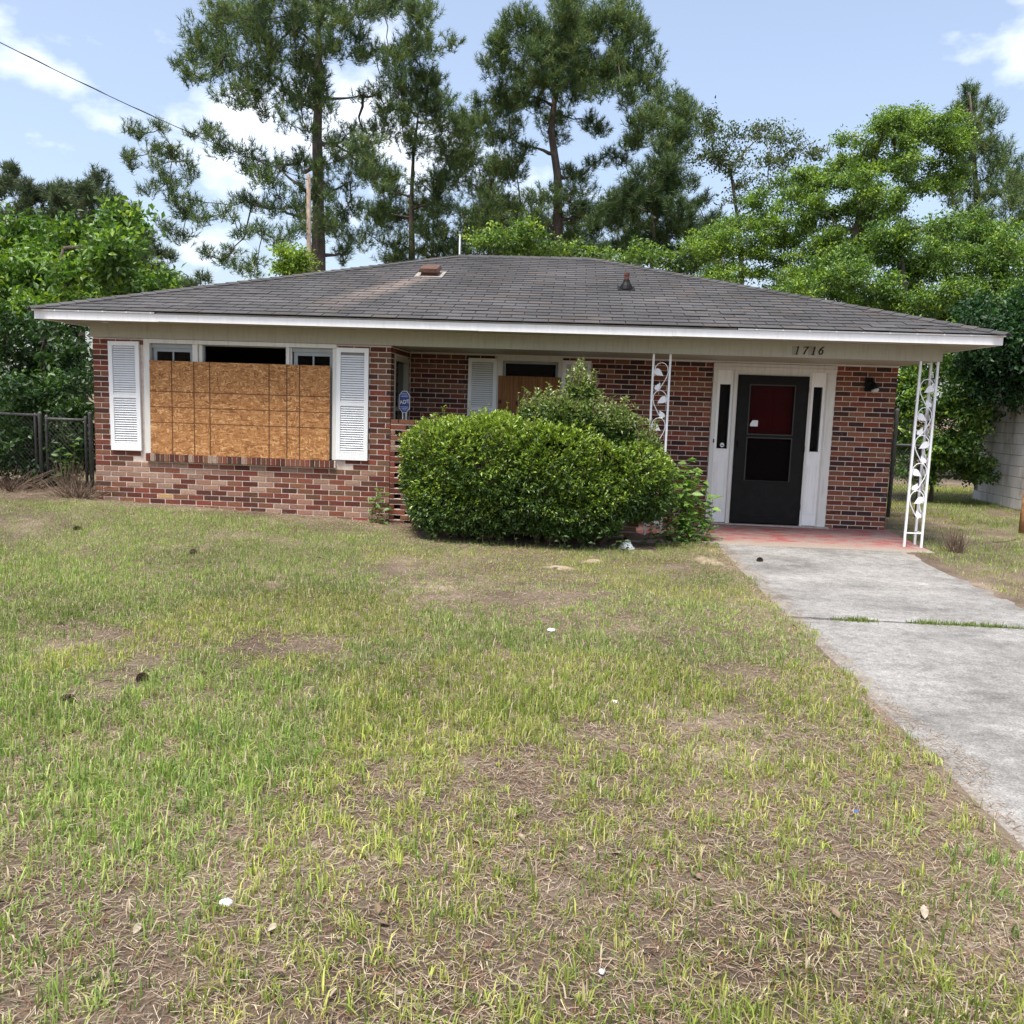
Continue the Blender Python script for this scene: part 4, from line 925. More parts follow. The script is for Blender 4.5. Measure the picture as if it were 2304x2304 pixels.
# ---- clipped hedge and taller privet in front of the porch
def hedge(label, name, blobs, n_leaf, seed, pal, tips, leaf=.048, shoots=(), base=(5.6, -.7), pw=2.0, stray=0):
    rng = np.random.RandomState(seed); bx, by = base; b0 = np.array([bx, by, float(ground_z(bx, by))-.02]); root = empty(name, b0); tag(root, label, 'shrub')
    vol = np.array([r[0]*r[1]+r[0]*r[2] for _, r in blobs]); P, D, C = [], [], []; mb = MB()
    B = [(np.array(c, float), np.array(r, float)) for c, r in blobs]
    for (c, r), v in zip(B, vol/vol.sum()):
        n = int(n_leaf*v/6); q = unit(rng.normal(size=(n, 3))); lump = (fbm(q[:, 0]*2.3+q[:, 2]*2.9+c[0]*7, q[:, 1]*2.3-q[:, 2]*2.1, seed, 3)-.5)[:, None]; rad = rng.uniform(.60, 1.03, (n, 1))**.6*(1+.46*lump); bx_ = 1/((np.abs(q)**pw).sum(1, keepdims=True)**(1/pw)); s_ = c+q*r*rad*(bx_*.82)
        keep = np.ones(n, bool)
        for c2, r2 in B: keep &= ~((((s_-c2)/r2)**2).sum(1) < .33)
        keep &= s_[:, 2] > ground_z(s_[:, 0], s_[:, 1])+.10
        s_, q = s_[keep], q[keep]; n = len(s_)
        painted_lit = np.clip(q[:, 2:3]*.75+.22+.6*lump[keep], 0, 1)  # lit top painted in: lighter leaf colours chosen higher and on lumps
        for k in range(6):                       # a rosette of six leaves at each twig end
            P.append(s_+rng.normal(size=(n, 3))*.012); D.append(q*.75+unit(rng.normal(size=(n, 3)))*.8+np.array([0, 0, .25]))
            t = rng.rand(n, 1) < painted_lit
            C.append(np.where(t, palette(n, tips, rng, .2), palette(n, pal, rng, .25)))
        for s1 in s_[::60]: mb.tube([(b0*np.array([.3, .9, 1])+c*np.array([.7, .1, 0])) - b0+np.array([0, 0, .02]), (c*.5+s1*.5)-b0-np.array([0, 0, .12]), s1-b0], [.011, .007, .003], 3, None, False)
    shoots = list(shoots)
    for (c, r), k in zip(B*stray, range(len(B)*stray)):
        a = rng.rand()*6.28; q = rng.rand()**.5*.8; x, y = c[0]+math.cos(a)*r[0]*q, c[1]+math.sin(a)*r[1]*q; zt = c[2]+r[2]*.9*math.sqrt(max(.05, 1-q*q)); shoots.append((x, y, zt-.12, zt+rng.uniform(.04, .20), rng.uniform(-.06, .06)))
    for x, y, z0, z1, lean in shoots:
        m_ = int((z1-z0)/.016); zz = rng.uniform(0, 1, m_); tip = np.array([x+lean, y, z1]); st = np.array([x, y, z0])
        mb.tube([st-b0, (st+tip)/2-b0+rng.normal(size=3)*.02, tip-b0], [.006, .004, .002], 4, None, False)
        p = st+(tip-st)*zz[:, None]; P.append(p+rng.normal(size=(m_, 3))*.012); D.append(rng.normal(size=(m_, 3))*np.array([1, 1, .3])+np.array([0, 0, .7])); C.append(palette(m_, tips, rng, .25))
    P = np.concatenate(P); D = np.concatenate(D); C = np.concatenate(C); n = len(P)
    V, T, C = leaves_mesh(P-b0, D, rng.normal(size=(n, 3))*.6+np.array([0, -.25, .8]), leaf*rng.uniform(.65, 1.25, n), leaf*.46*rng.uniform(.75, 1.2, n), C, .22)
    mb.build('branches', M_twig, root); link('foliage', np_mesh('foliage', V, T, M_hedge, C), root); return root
hedge('wide clipped round-topped hedge in front of the porch', 'hedge',
      [((4.66, -.60, .78), (.56, .58, .62)), ((5.22, -.70, .82), (.70, .68, .66)), ((5.90, -.72, .76), (.74, .68, .66)), ((6.62, -.64, .70), (.70, .60, .56)), ((5.0, -.76, .40), (.80, .56, .46)), ((6.1, -.78, .40), (.95, .54, .44)), ((4.42, -.45, .50), (.26, .40, .50)), ((6.98, -.60, .62), (.46, .48, .50))],
      165000, 51, [(.042, .085, .018), (.062, .115, .023), (.088, .15, .03)], [(.235, .335, .036), (.18, .275, .038), (.27, .35, .045)],
      shoots=[(5.35, -.6, 1.3, 1.56, .05), (5.0, -.55, 1.25, 1.44, -.03), (4.75, -.5, 1.2, 1.36, .04), (5.6, -.62, 1.3, 1.5, -.05)], pw=3.4, stray=14)
hedge('tall loose privet rising to a point out of the hedge', 'privet_bush',
      [((6.14, -.62, 1.32), (.56, .40, .38)), ((6.25, -.55, 1.62), (.22, .20, .28)), ((5.78, -.55, 1.38), (.28, .28, .22)), ((6.58, -.58, 1.24), (.44, .36, .34)), ((6.25, -.2, .75), (.40, .34, .60)), ((6.92, -.55, 1.02), (.34, .34, .30))],
      58000, 53, [(.055, .10, .026), (.075, .13, .032), (.045, .085, .03)], [(.20, .26, .07), (.16, .23, .06), (.24, .29, .10)], leaf=.052, base=(6.2, -.2),
      shoots=[(6.26, -.5, 1.7, 2.09, -.02), (6.28, -.5, 1.7, 2.12, .0), (6.25, -.25, 1.6, 2.07, .0), (6.22, -.2, 1.55, 1.98, .06), (6.3, -.25, 1.5, 1.98, .13), (6.18, -.25, 1.5, 1.85, -.06), (6.42, -.25, 1.35, 1.75, .1), (6.52, -.25, 1.3, 1.62, .12), (6.65, -.25, 1.25, 1.55, .14), (6.05, -.25, 1.4, 1.72, -.12), (5.8, -.25, 1.35, 1.56, -.06), (6.8, -.25, 1.15, 1.36, .08), (5.95, -.25, 1.35, 1.60, .02)], stray=34)
# ---- broad-leaved weeds by the hedge and the wall corner
def weed(label, stems, seed, leaf, pal, name='weed', kind=None):
    rng = np.random.RandomState(seed); x0, y0 = stems[0][0], stems[0][1]; b0 = np.array([x0, y0, float(ground_z(x0, y0))-.01]); root = empty(name, b0); tag(root, label, 'weed', kind=kind); mb = MB(); P, D, C = [], [], []
    for x, y, h, lx, ly in stems:
        st = np.array([x, y, b0[2]]); tip = st+np.array([lx, ly, h]); mid = (st+tip)/2+rng.normal(size=3)*.04*h
        mb.tube([st-b0, mid-b0, tip-b0], [.006, .005, .002] if not kind else [.002, .002, .001], 5, None, False)
        for t in np.linspace(.12, 1, max(3, int(h/.055))):
            p = st*(1-t)**2+2*mid*t*(1-t)+tip*t*t
            for s_ in (0, 1):
                a = rng.rand()*6.28+s_*3.14; P.append(p); D.append(np.array([math.cos(a), math.sin(a)*.8, rng.uniform(-.25, .45)])); C.append(palette(1, pal, rng, .2)[0])
    P, D, C = map(np.array, (P, D, C)); n = len(P)
    V, T, C = leaves_mesh(P-b0, D, rng.normal(size=(n, 3))*.3+np.array([0, -.2, 1]), leaf*rng.uniform(.6, 1.25, n), leaf*.62*rng.uniform(.8, 1.15, n), C, .18)
    o1 = mb.build('stem', M_twig, root); o2 = link('leaves', np_mesh('leaves', V, T, M_leaf, C), root)
    if kind: o1['kind'] = kind; o2['kind'] = kind
WG = [(.085, .175, .035), (.12, .23, .045), (.15, .25, .06)]
rw = random.Random(77)
weed('tall leafy weed clump at the corner of the red porch', [(7.55+rw.uniform(-.26, .28), -.18+rw.uniform(-.2, .12), rw.choice((.35, .5, .62, .8, .95)), rw.uniform(-.12, .14), rw.uniform(-.1, .05)) for _ in range(15)]+[(7.50, -.1, 1.08, .10, 0), (7.70, -.12, .62, .16, 0)], 61, .13, [(.12, .23, .045), (.16, .29, .055), (.20, .31, .075)])
weed('low spreading weeds at the foot of the white post', [(7.45+rw.uniform(-.45, .42), -.55+rw.uniform(-.22, .25), rw.uniform(.12, .30), rw.uniform(-.18, .22), rw.uniform(-.18, .1)) for _ in range(30)], 63, .062, [(.045, .105, .028), (.07, .15, .035)], 'ground_weeds', 'stuff')
weed('spindly lobed weed against the front wall corner', [(3.68, -.16, .42, .10, .0), (3.78, -.18, .30, -.06, 0), (3.74, -.14, .36, .12, 0), (3.85, -.2, .2, .1, 0)], 65, .10, WG)
weed('small weeds sprouting from under the hedge', [(4.3+rw.uniform(0, 2.6), -1.15+rw.uniform(-.06, .12), rw.uniform(.08, .2), rw.uniform(-.08, .08), -.05) for _ in range(26)], 67, .06, [(.04, .095, .025), (.07, .14, .03)], 'ground_weeds', 'stuff')
weed('vine sprig hanging on the chain link gate', [(-.58, .42, .72, .08, -.05), (-.66, .42, .60, -.05, -.05)], 69, .12, [(.09, .17, .03), (.06, .12, .025)])

# ------------------------------------------------------------------ lawn
def lawn_ok(x, y):
    ok = ~((x > DX0+.06+.42*np.clip(fbm(x*.3+4, y*1.1, 88)-.50, 0, 1)+.36*(fbm(x*.2, y*2.1, 5)-.5)) & (x < DX1+.04) & (y < 1.3))
    ok &= ~((x > -.02) & (x < 3.92) & (y > -.05)); ok &= ~((x > 3.85) & (x < 10.6) & (y > -.38))
    ok &= ~((x > 4.35) & (x < 7.2) & (y > -1.05)); return ok
def in_view(x, y, m=.9):
    """inside the camera's field on the ground, with a margin for a step aside"""
    d = y-CAM[1]; t = x-CAM[0]-(-.065)*d
    return (np.abs(t) < .62*d+m) & (d > 1.55)
def blades(n, ymin, ymax, xmin, xmax, kind, seed):
    rng = np.random.RandomState(seed); x = rng.uniform(xmin, xmax, n); y = rng.uniform(ymin, ymax, n); k = in_view(x, y) & lawn_ok(x, y); return x[k], y[k], rng
GR = np.array([(.19, .28, .060), (.25, .335, .080), (.315, .375, .115), (.145, .235, .052)]); ST = np.array([(.40, .325, .225), (.31, .245, .175), (.48, .405, .285), (.24, .18, .135)])
def cover(x, y):
    """how thickly grass grows: bare strips by the house and the drive, sandy patches, lush patches"""
    c = fbm(x*.55+3, y*.55, 41, 4); c = .42+.58*sm(.33, .66, c); c = c*(.62+.38*sm(-8.6, -5.6, y+2.2*(fbm(x*.7, y*.7, 66)-.5)))
    c = c*np.where(x > 10, 1, .25+.75*sm(-.10, -.75, y))*np.where(x < 8.4, .7+.3*sm(-.05, .4, DX0-x), 1)
    b = 1-.85*sm(.68, .80, fbm(x*1.1, y*1.1, 77, 3)); return np.clip(c*b, 0.06, 1)
def make_blades(x, y, h, wd, yaw, lean, C, rng, lo=False):
    n = len(x); z = ground_z(x, y)-.004; z = np.where((x > DX0) & (x < DX1) & (y < 1.2), np.maximum(z, drive_z(y)-.004), z); b = np.stack([x, y, z], 1); s = np.stack([np.cos(yaw), np.sin(yaw), 0*yaw], 1); f = np.stack([-np.sin(yaw), np.cos(yaw), 0*yaw], 1)
    up = np.array([0, 0, 1.]); h = h[:, None]; l = lean[:, None]; wd = wd[:, None]
    m1 = b+up*h*.55*np.sqrt(np.maximum(.1, 1-l*l*.5))+f*h*l*.35; tip = b+up*h*np.maximum(.12, 1-l*.75)+f*h*l*1.0
    if lo: return np.stack([b-s*wd*.6, b+s*wd*.6, tip], 1).reshape(-1, 3), np.arange(3*n).reshape(-1, 3), np.repeat(C, 3, 0)
    V = np.stack([b-s*wd*.5, b+s*wd*.5, m1+s*wd*.42, m1-s*wd*.42, tip], 1).reshape(-1, 3); q = np.arange(n)[:, None]*5
    T = np.concatenate([q+np.array([[0, 1, 2]]), q+np.array([[0, 2, 3]]), q+np.array([[3, 2, 4]])]); return V, T, np.repeat(C, 5, 0)
parts = []
def add_zone(nclump, per, ymin, ymax, xmin, xmax, hmin, hmax, wmin, wmax, rad, seed, dry, lo=False, fade=None):
    x, y, rng = blades(nclump, ymin, ymax, xmin, xmax, 0, seed); c = cover(x, y); k = rng.rand(len(x)) < c*(fade(x, y) if fade else 1); x, y, c = x[k], y[k], c[k]; n = len(x)
    tone = rng.rand(n); ci = GR[rng.randint(0, 4, n)]*rng.uniform(.8, 1.25, (n, 1)); lush = fbm(x*.8, y*.8, 91, 3)[:, None]; ci = ci*(.62+.75*lush)
    yell = (fbm(x*.45+7, y*.45, 15, 3) > .5)[:, None]; ci = np.where(yell, ci*np.array([1.22, 1.06, .95]), ci)
    x = np.repeat(x, per); y = np.repeat(y, per); cc = np.repeat(ci, per, 0); hh = np.repeat(rng.uniform(hmin, hmax, n)*(.65+.6*c), per); m_ = len(x)
    x = x+rng.normal(size=m_)*rad; y = y+rng.normal(size=m_)*rad; ok = lawn_ok(x, y); isdry = rng.rand(m_) < dry
    cc = np.where(isdry[:, None], ST[rng.randint(0, 4, m_)], cc)*rng.uniform(.8, 1.2, (m_, 1)); lean = np.clip(np.abs(rng.normal(size=m_))*.58+isdry*.35, 0, 1.3)
    parts.append(make_blades(x[ok], y[ok], (hh*rng.uniform(.4, 1.3, m_))[ok], rng.uniform(wmin, wmax, m_)[ok], rng.uniform(0, 6.28, m_)[ok], lean[ok], cc[ok], rng, lo))
f12 = lambda x, y: sm(-5.6, -7.4, y+1.2*(fbm(x*.9, y*.9, 71)-.5)); f23 = lambda x, y: sm(-2.2, -4.6, y+1.6*(fbm(x*.7, y*.7, 72)-.5))
add_zone(34000, 11, -9.6, -5.4, .5, 8.4, .038, .112, .0032, .0064, .020, 101, .20, False, f12)
add_zone(52000, 8, -7.6, -2.0, -2.4, 8.4, .028, .074, .003, .0055, .022, 102, .22, False, lambda x, y: f23(x, y)*(1-.85*f12(x, y)))
add_zone(72000, 6, -5.0, .1, -4.2, 8.4, .024, .056, .0035, .0065, .03, 103, .22, True, lambda x, y: 1-f23(x, y))
add_zone(34000, 6, -4.5, 10.5, 10.2, 16.5, .03, .07, .004, .009, .04, 104, .10, True)
add_zone(6000, 6, -.1, 4.5, -4.5, 0, .03, .07, .004, .009, .04, 105, .4, True)
off = 0; VV, TT, CC = [], [], []
for v, t, c in parts: VV.append(v); TT.append(t+off); CC.append(c); off += len(v)
o = link('lawn_grass', np_mesh('lawn_grass', np.concatenate(VV), np.concatenate(TT), M_grass, np.concatenate(CC))); tag(o, 'patchy short green lawn with thin yellowing blades', 'grass', kind='stuff')
# grass along the open joint of the drive
rng = np.random.RandomState(9); n = 3200; x = rng.uniform(8.3, 10.3, n); k = (fbm(x*4.1, x*0+4, 8) > .30+.35*rng.rand(n)); x = x[k]; n = len(x); y = -3.93+rng.normal(size=n)*.03
v, t, c = make_blades(x, y, rng.uniform(.015, .06, n), rng.uniform(.003, .006, n), rng.uniform(0, 6.28, n), np.abs(rng.normal(size=n))*.6, GR[rng.randint(0, 4, n)]*rng.uniform(.45, .85, (n, 1)), rng); v[:, 2] = v[:, 2]-.004
o = link('joint_grass', np_mesh('joint_grass', v, t, M_grass, c)); tag(o, 'strip of grass growing in the open joint between two driveway slabs', 'grass', kind='stuff')
# dry thatch: flat straws and fallen pine needles
def straw(n, ymin, ymax, xmin, xmax, lmin, lmax, seed, filt=None):
    rng = np.random.RandomState(seed); x = rng.uniform(xmin, xmax, n); y = rng.uniform(ymin, ymax, n); k = in_view(x, y) & (filt(x, y) if filt else lawn_ok(x, y)); x, y = x[k], y[k]; n = len(x)
    a = rng.uniform(0, 6.28, n); L_ = rng.uniform(lmin, lmax, n); w_ = rng.uniform(.0009, .0024, n)*(1+.13*(y-CAM[1])/2)
    d = np.stack([np.cos(a), np.sin(a), rng.normal(size=n)*.10], 1); s = np.stack([-np.sin(a), np.cos(a), 0*a], 1); b = np.stack([x, y, ground_z(x, y)+rng.uniform(.004, .016, n)], 1)
    bend = rng.normal(size=(n, 1))*.18*L_[:, None]; m1 = b+d*L_[:, None]*.5+s*bend+np.array([0, 0, .003])
    V = np.stack([b-s*w_[:, None]*.5, b+s*w_[:, None]*.5, b+d*L_[:, None]+s*w_[:, None]*.35, b+d*L_[:, None]-s*w_[:, None]*.35], 1).reshape(-1, 3); q = np.arange(n)[:, None]*4
    T = np.concatenate([q+np.array([[0, 1, 2]]), q+np.array([[0, 2, 3]])])
    pal = np.concatenate([ST, ST*.8, np.array([(.20, .105, .06), (.16, .085, .055), (.26, .15, .09)])]); C = pal[rng.randint(0, len(pal), n)]*rng.uniform(.7, 1.2, (n, 1)); return V, T, np.repeat(C, 4, 0)
VV, TT, CC = [], [], []; off = 0
under_hedge = lambda x, y: (x > 4.1) & (x < 7.9) & (y > -1.6) & (y < -.4)
along_wall = lambda x, y: (x > -2.8) & (x < 4.4) & (y > -.5) & (y < -.02) | ((x < 0) & (y > -.02) & (y < 1.2))
for v, t, c in (straw(95000, -9.6, -6.5, 2, 8, .015, .060, 201), straw(50000, -6.5, -3.0, -1, 8, .02, .065, 202), straw(26000, -3, .0, -4, 8, .03, .08, 203), straw(9000, -1.7, -.3, 4, 8, .04, .11, 204, under_hedge), straw(14000, -.6, 1.2, -3, 4.4, .04, .11, 205, along_wall), straw(16000, -9.5, -.5, 7.4, 8.35, .02, .07, 206, lambda x, y: (x > 7.4) & (x < 8.0+.25*fbm(x*3, y*2.5, 55)))):
    VV.append(v); TT.append(t+off); CC.append(c); off += len(v)
V_ = np.concatenate(VV); ondrv = (V_[:, 0] > 7.92) & (V_[:, 0] < 10.2) & (V_[:, 1] < -.4); V_[ondrv, 2] = drive_z(V_[ondrv, 1])+.006
o = link('dry_thatch', np_mesh('dry_thatch', V_, np.concatenate(TT), M_straw, np.concatenate(CC))); tag(o, 'dry straw and brown pine needles lying between the grass blades', 'thatch', kind='stuff')
# low sandy mounds
def mound(label, px, py, r, h, seed, ry=None):
    p = atZ(px, py, -.09); rng = np.random.RandomState(seed); V, Fq = [], []; nr, ns = 5, 22; z0 = None
    for i in range(nr+1):
        for j in range(ns):
            t = i/nr; a = 2*math.pi*j/ns; rr = t*(1+.28*math.sin(a*2+seed)+.16*math.sin(a*5+seed*2)+.12*rng.normal()*(t > .3)); x = p[0]+math.cos(a)*rr*r; y = p[1]+math.sin(a)*rr*(ry or r*.8)
            V.append((x, y, float(ground_z(x, y))+h*(1-t*t)*rng.uniform(.7, 1.2)-.012*t**3))
    for i in range(nr):
        for j in range(ns): Fq.append((i*ns+j, i*ns+(j+1) % ns, (i+1)*ns+(j+1) % ns, (i+1)*ns+j))
    me = bpy.data.meshes.new('sand_mound'); me.from_pydata(V, [], Fq); me.materials.append(M_sand); me.polygons.foreach_set('use_smooth', [True]*len(Fq)); o = link('sand_mound', me); tag(o, label, 'sand', 'bare sandy mounds')
mound('small sandy mound just right of its twin in front of the hedge', 1335, 1264, .11, .03, 1); mound('small sandy mound left of its twin in front of the hedge', 1262, 1277, .15, .025, 2)
mound('long sandy bank at the driveway edge beside the weeds', 1590, 1265, .17, .02, 3, .30)

# ---- fallen leaves, cones, litter, sticks
def on_ground(px, py, dz=0.0):
    z = -.09
    for _ in range(6):
        p = atZ(px, py, z); z = float(drive_z(p[1])) if (DX0 < p[0] < DX1 and p[1] < 1.2) else float(ground_z(p[0], p[1]))
    return np.array([p[0], p[1], z+dz])
lf = MB(); pr = [(0, 0), (.22, .18), (.5, .24), (.8, .13), (1, 0)]
n0 = 0
for i in range(4):
    a, b = pr[i], pr[i+1]; h = lambda t: .10*math.sin(t*2.6)
    lf.poly([(a[0], 0, h(a[0])), (b[0], 0, h(b[0])), (b[0], b[1], h(b[0])+.08*b[1]/.24), (a[0], a[1], h(a[0])+.08*a[1]/.24)]); lf.poly([(a[0], -a[1], h(a[0])+.05), (b[0], -b[1], h(b[0])+.05), (b[0], 0, h(b[0])), (a[0], 0, h(a[0]))])
lm = lf.mesh('fallen_leaf', None); M_dead = NT('dead_leaf', .8, .25); M_dead.base(M_dead.mix(M_dead.objcol(), M_dead.ramp(M_dead.noise(60, 4), [(.3, .6), (.7, 1.2)]), 1.0, 'MULTIPLY')); lm.materials.append(M_dead.m)
rl = random.Random(4)
spots = [(1180, 1900), (1160, 1850), (1310, 1925), (845, 2085), (850, 2070), (625, 2090), (610, 2200), (905, 2240), (500, 1790), (545, 1650), (960, 1790), (1010, 1640), (1075, 1905), (1240, 1560), (1490, 1645), (1555, 1975), (1440, 2150), (760, 2235), (300, 2115), (80, 2090), (1650, 2110), (2010, 2190), (1760, 1960), (680, 1430), (470, 1360), (300, 1740), (150, 1700), (1890, 2080), (1400, 1930), (2080, 2080)]
for px, py in spots:
    p = on_ground(px, py, .018); o = link('fallen_leaf', lm, None, p, (rl.uniform(-.5, .5), rl.uniform(-.5, .5), rl.uniform(0, 6.28))); s_ = rl.uniform(.032, .058); o.scale = (s_, s_, s_)
    o.color = (*rl.choice([(.30, .23, .165), (.34, .28, .22), (.21, .145, .10), (.26, .165, .11)]), 1); tag(o, 'curled dry brown leaf lying in the thin grass', 'leaf', 'fallen leaves on the lawn')
M_cone = plain('cone_brown', (.055, .036, .026), .85, .2, .4, 60)
cb = MB(); cb.tube([(0, 0, 0), (.03, 0, 0), (.08, 0, 0)], [.010, .012, .004], 6)
for i in range(46):
    t = i/46; a = i*2.4; r = .030*math.sin(math.pi*(.12+.84*t))+.006; x = .082*t; c_, s_ = math.cos(a), math.sin(a); o_ = np.array([x, c_*r*.35, s_*r*.35]); e_ = np.array([x-.004+.006, c_*r, s_*r]); wv = np.array([0, -s_, c_])*.008
    cb.hexa([o_-wv*.5, o_+wv*.5, e_+wv, e_-wv, o_-wv*.5+(.004, 0, 0), o_+wv*.5+(.004, 0, 0), e_+wv+(.004, 0, 0), e_-wv+(.004, 0, 0)])
cone = cb.mesh('pine_cone', M_cone)
for px, py, s_, lb in ((323, 1528, .95, 'large dark pine cone lying in the left lawn'), (468, 1520, .6, 'small dark pine cone lying to the right of the large one in the left lawn'), (432, 1248, 1.0, 'dark pine cone on the lawn below the boarded window'), (165, 1192, 1.1, 'dark pine cone on the lawn near the gate'), (1712, 1262, 1.0, 'dark pine cone on the pale concrete near the red porch'), (135, 1585, 1.0, 'half-hidden pine cone at the far left of the lawn')):
    o = link('pine_cone', cone, None, on_ground(px, py, .022*s_), (rl.uniform(0, 6), rl.uniform(-.3, .3), rl.uniform(0, 6.28))); o.scale = (s_,)*3; tag(o, lb, 'pine cone', 'pine cones on the ground')
def crumple(name, px, py, r, mat, label, cat, seed, flat=.6):
    rng = np.random.RandomState(seed); V, Fq = [], []; nr, ns = 7, 12
    for i in range(nr+1):
        for j in range(ns):
            a = math.pi*i/nr; b = 2*math.pi*j/ns; k = r*rng.uniform(.72, 1.15); V.append((math.sin(a)*math.cos(b)*k, math.sin(a)*math.sin(b)*k, math.cos(a)*k*flat))
    for i in range(nr):
        for j in range(ns): Fq.append((i*ns+j, i*ns+(j+1) % ns, (i+1)*ns+(j+1) % ns, (i+1)*ns+j))
    me = bpy.data.meshes.new(name); me.from_pydata(V, [], Fq); me.materials.append(mat); me.update(); o = link(name, me, None, on_ground(px, py, r*flat*.75), (0, 0, rng.rand()*6)); tag(o, label, cat)
bowl = empty('foam_bowl', on_ground(1410, 1234)); tag(bowl, 'upturned white foam bowl lying below the hedge', 'bowl')
MB().tube([(0, 0, .0), (0, 0, .03), (.004, 0, .055), (.006, 0, .066)], [.085, .075, .055, .048], 18).build('shell', M_paper, bowl, True); MB().tube([(0, 0, .0), (0, 0, .012)], [.098, .094], 18).build('rim', M_paper, bowl, True); MB().tube([(.006, 0, .067), (.006, 0, .078)], [.040, .038], 16).build('foot', M_paper, bowl)
crumple('paper_scrap', 1240, 1420, .030, M_paper, 'crumpled pale paper scrap in the middle of the lawn', 'litter', 5, .4); crumple('paper_scrap', 1384, 1581, .020, M_paper, 'small white paper scrap on a thin patch of lawn', 'litter', 6, .4); crumple('plastic_scrap', 1927, 1828, .012, plain('blue_plastic', (.05, .12, .35), .4), 'tiny blue plastic scrap near the driveway edge', 'litter', 7, .5)
crumple('paper_scrap', 508, 2035, .022, M_paper, 'white torn paper scrap in the near left grass', 'litter', 8, .5); crumple('pebble', 1355, 2190, .010, M_paper, 'tiny white pebble in the near grass', 'stone', 9, .7)
def stick(label, pts, r=.006):
    P = [on_ground(x, y, .012) for x, y in pts]; c = P[0]; e = empty('stick', c); o = MB().tube([p-c for p in P], [r, r*.9, r*.6][:len(P)] if len(P) == 3 else [r, r*.6], 5).build('twig', M_twig, e); tag(e, label, 'stick')
stick('thin dark stick lying in the grass by the driveway', [(2185, 2060), (2200, 2115), (2235, 2160)], .004); stick('pale broken stick lying on the right-hand lawn', [(2235, 1221), (2262, 1220), (2292, 1213)], .010); stick('short twig on the lawn under the boarded window', [(1235, 1960), (1265, 1945)], .003)
# dead stubble stump by the corner post
def brush(label, cx, cy, n, h, spread, seed, cat='brush', name='dead_brush'):
    rng = np.random.RandomState(seed); b0 = np.array([cx, cy, float(ground_z(cx, cy))-.02]); e = empty(name, b0); mb = MB()
    for i in range(n):
        a = rng.rand()*6.28; r = rng.rand()*spread*.5; s_ = np.array([math.cos(a)*r, math.sin(a)*r*.7, 0]); t = s_+np.array([math.cos(a)*spread*rng.rand()*.8, math.sin(a)*spread*rng.rand()*.6, h*rng.uniform(.3, 1)]); mb.tube([s_, (s_+t)/2+rng.normal(size=3)*.02, t], [.006, .004, .002], 4, None, False)
    mb.build('stems', M_twig, e); tag(e, label, cat)
c_ = on_ground(2150, 1243); brush('dead brown shrub stubble on the right lawn beside the corner post', c_[0], c_[1], 90, .34, .19, 81)
brush('tangle of dead brown stems at the foot of the left wall corner', -.25, -.02, 120, .26, .5, 83); brush('heap of dead vines along the base of the chain link fence', -1.4, .25, 150, .34, .9, 85); brush('dry grass stems standing by the gate post', -.55, .30, 80, .5, .25, 87)

# ------------------------------------------------------------------ pierced brick screen wall, low planter wall
def pierced(label, x0, x1, z0, z1, y0, holes, name):
    e = empty(name, (x0, y0, z0)); tag(e, label, 'wall'); n = int(round((z1-z0)/CO)); me = MB().cbox(0, .198, 0, .092, 0, CO-.0105).mesh('brick', M_brick); bed = MB().box(0, x1-x0-.002, .006, .088, -.0104, -.0001).mesh('mortar_bed', M_mortar); rr = random.Random(9); pitch = .283 if holes else PB
    for k in range(n):
        link('mortar_bed', bed, e, (0, 0, k*CO))
        solid = k >= n-1 or not holes; pt_ = PB if solid else pitch; x = x0-(pt_/2 if k % 2 else 0)
        while x < x1-.02:
            a, b = max(x, x0), min(x+.198, x1)
            if b-a > .03:
                m2 = me if b-a > .197 else MB().cbox(0, b-a, 0, .092, 0, CO-.0105).mesh('brick', M_brick)
                o = link('brick', m2, e, (a-x0, rr.uniform(-.003, .003), k*CO)); c = rr.choice(PALE[2:]+MID if (k > n-7) else DARK+MID); o.color = (*c, 1)
            x += pt_
    return e
pierced('pierced brick screen wall with open gaps between front wall and hedge', 3.885, 4.86, -.05, 1.305, -.004, True, 'screen_wall')
pierced('low solid brick planter wall behind the hedge ending at the white post', 4.87, 7.06, -.08, .19, .0, False, 'planter_wall')

# ------------------------------------------------------------------ alarm company sign on its stake
sg = empty('yard_sign', (4.07, .22, -.06)); tag(sg, 'blue octagonal security sign with white letters standing behind the screen wall', 'sign')
p0 = atY(910, 904, .22)-np.array([4.07, .22, -.06]); hw, hh = .072, .138; oc = [(-.40, -1), (.40, -1), (1, -.55), (1, .55), (.40, 1), (-.40, 1), (-1, .55), (-1, -.55)]
panel = MB().prism([(p0[0]+a*hw, 0, p0[2]+b*hh) for a, b in oc], (0, .006, 0)).build('panel', M_paper, sg)
MB().prism([(p0[0]+a*hw*.91, -.001, p0[2]+b*hh*.95) for a, b in oc], (0, .0008, 0)).build('blue_face', M_blue, panel)
for z_, w_ in ((.105, .42), (.085, .62), (.066, .78), (-.066, .78), (-.085, .62), (-.105, .42)): MB().box(p0[0]-hw*w_*.92, p0[0]+hw*w_*.92, -.0022, -.0011, p0[2]+z_-.0045, p0[2]+z_+.0045).build('stripe', M_pale, panel)
text_part('ADT', .066, (p0[0]+.002, -.003, p0[2]-.003), (math.pi/2, -.12, 0), M_paper, panel, 'lettering', .0, .0006, .0008, .95)
for dx in (-.022, .022): MB().tube([(p0[0]+dx, .009, 0), (p0[0]+dx, .009, p0[2]-hh*.6)], .0075, 8).build('stake', M_iron, sg)

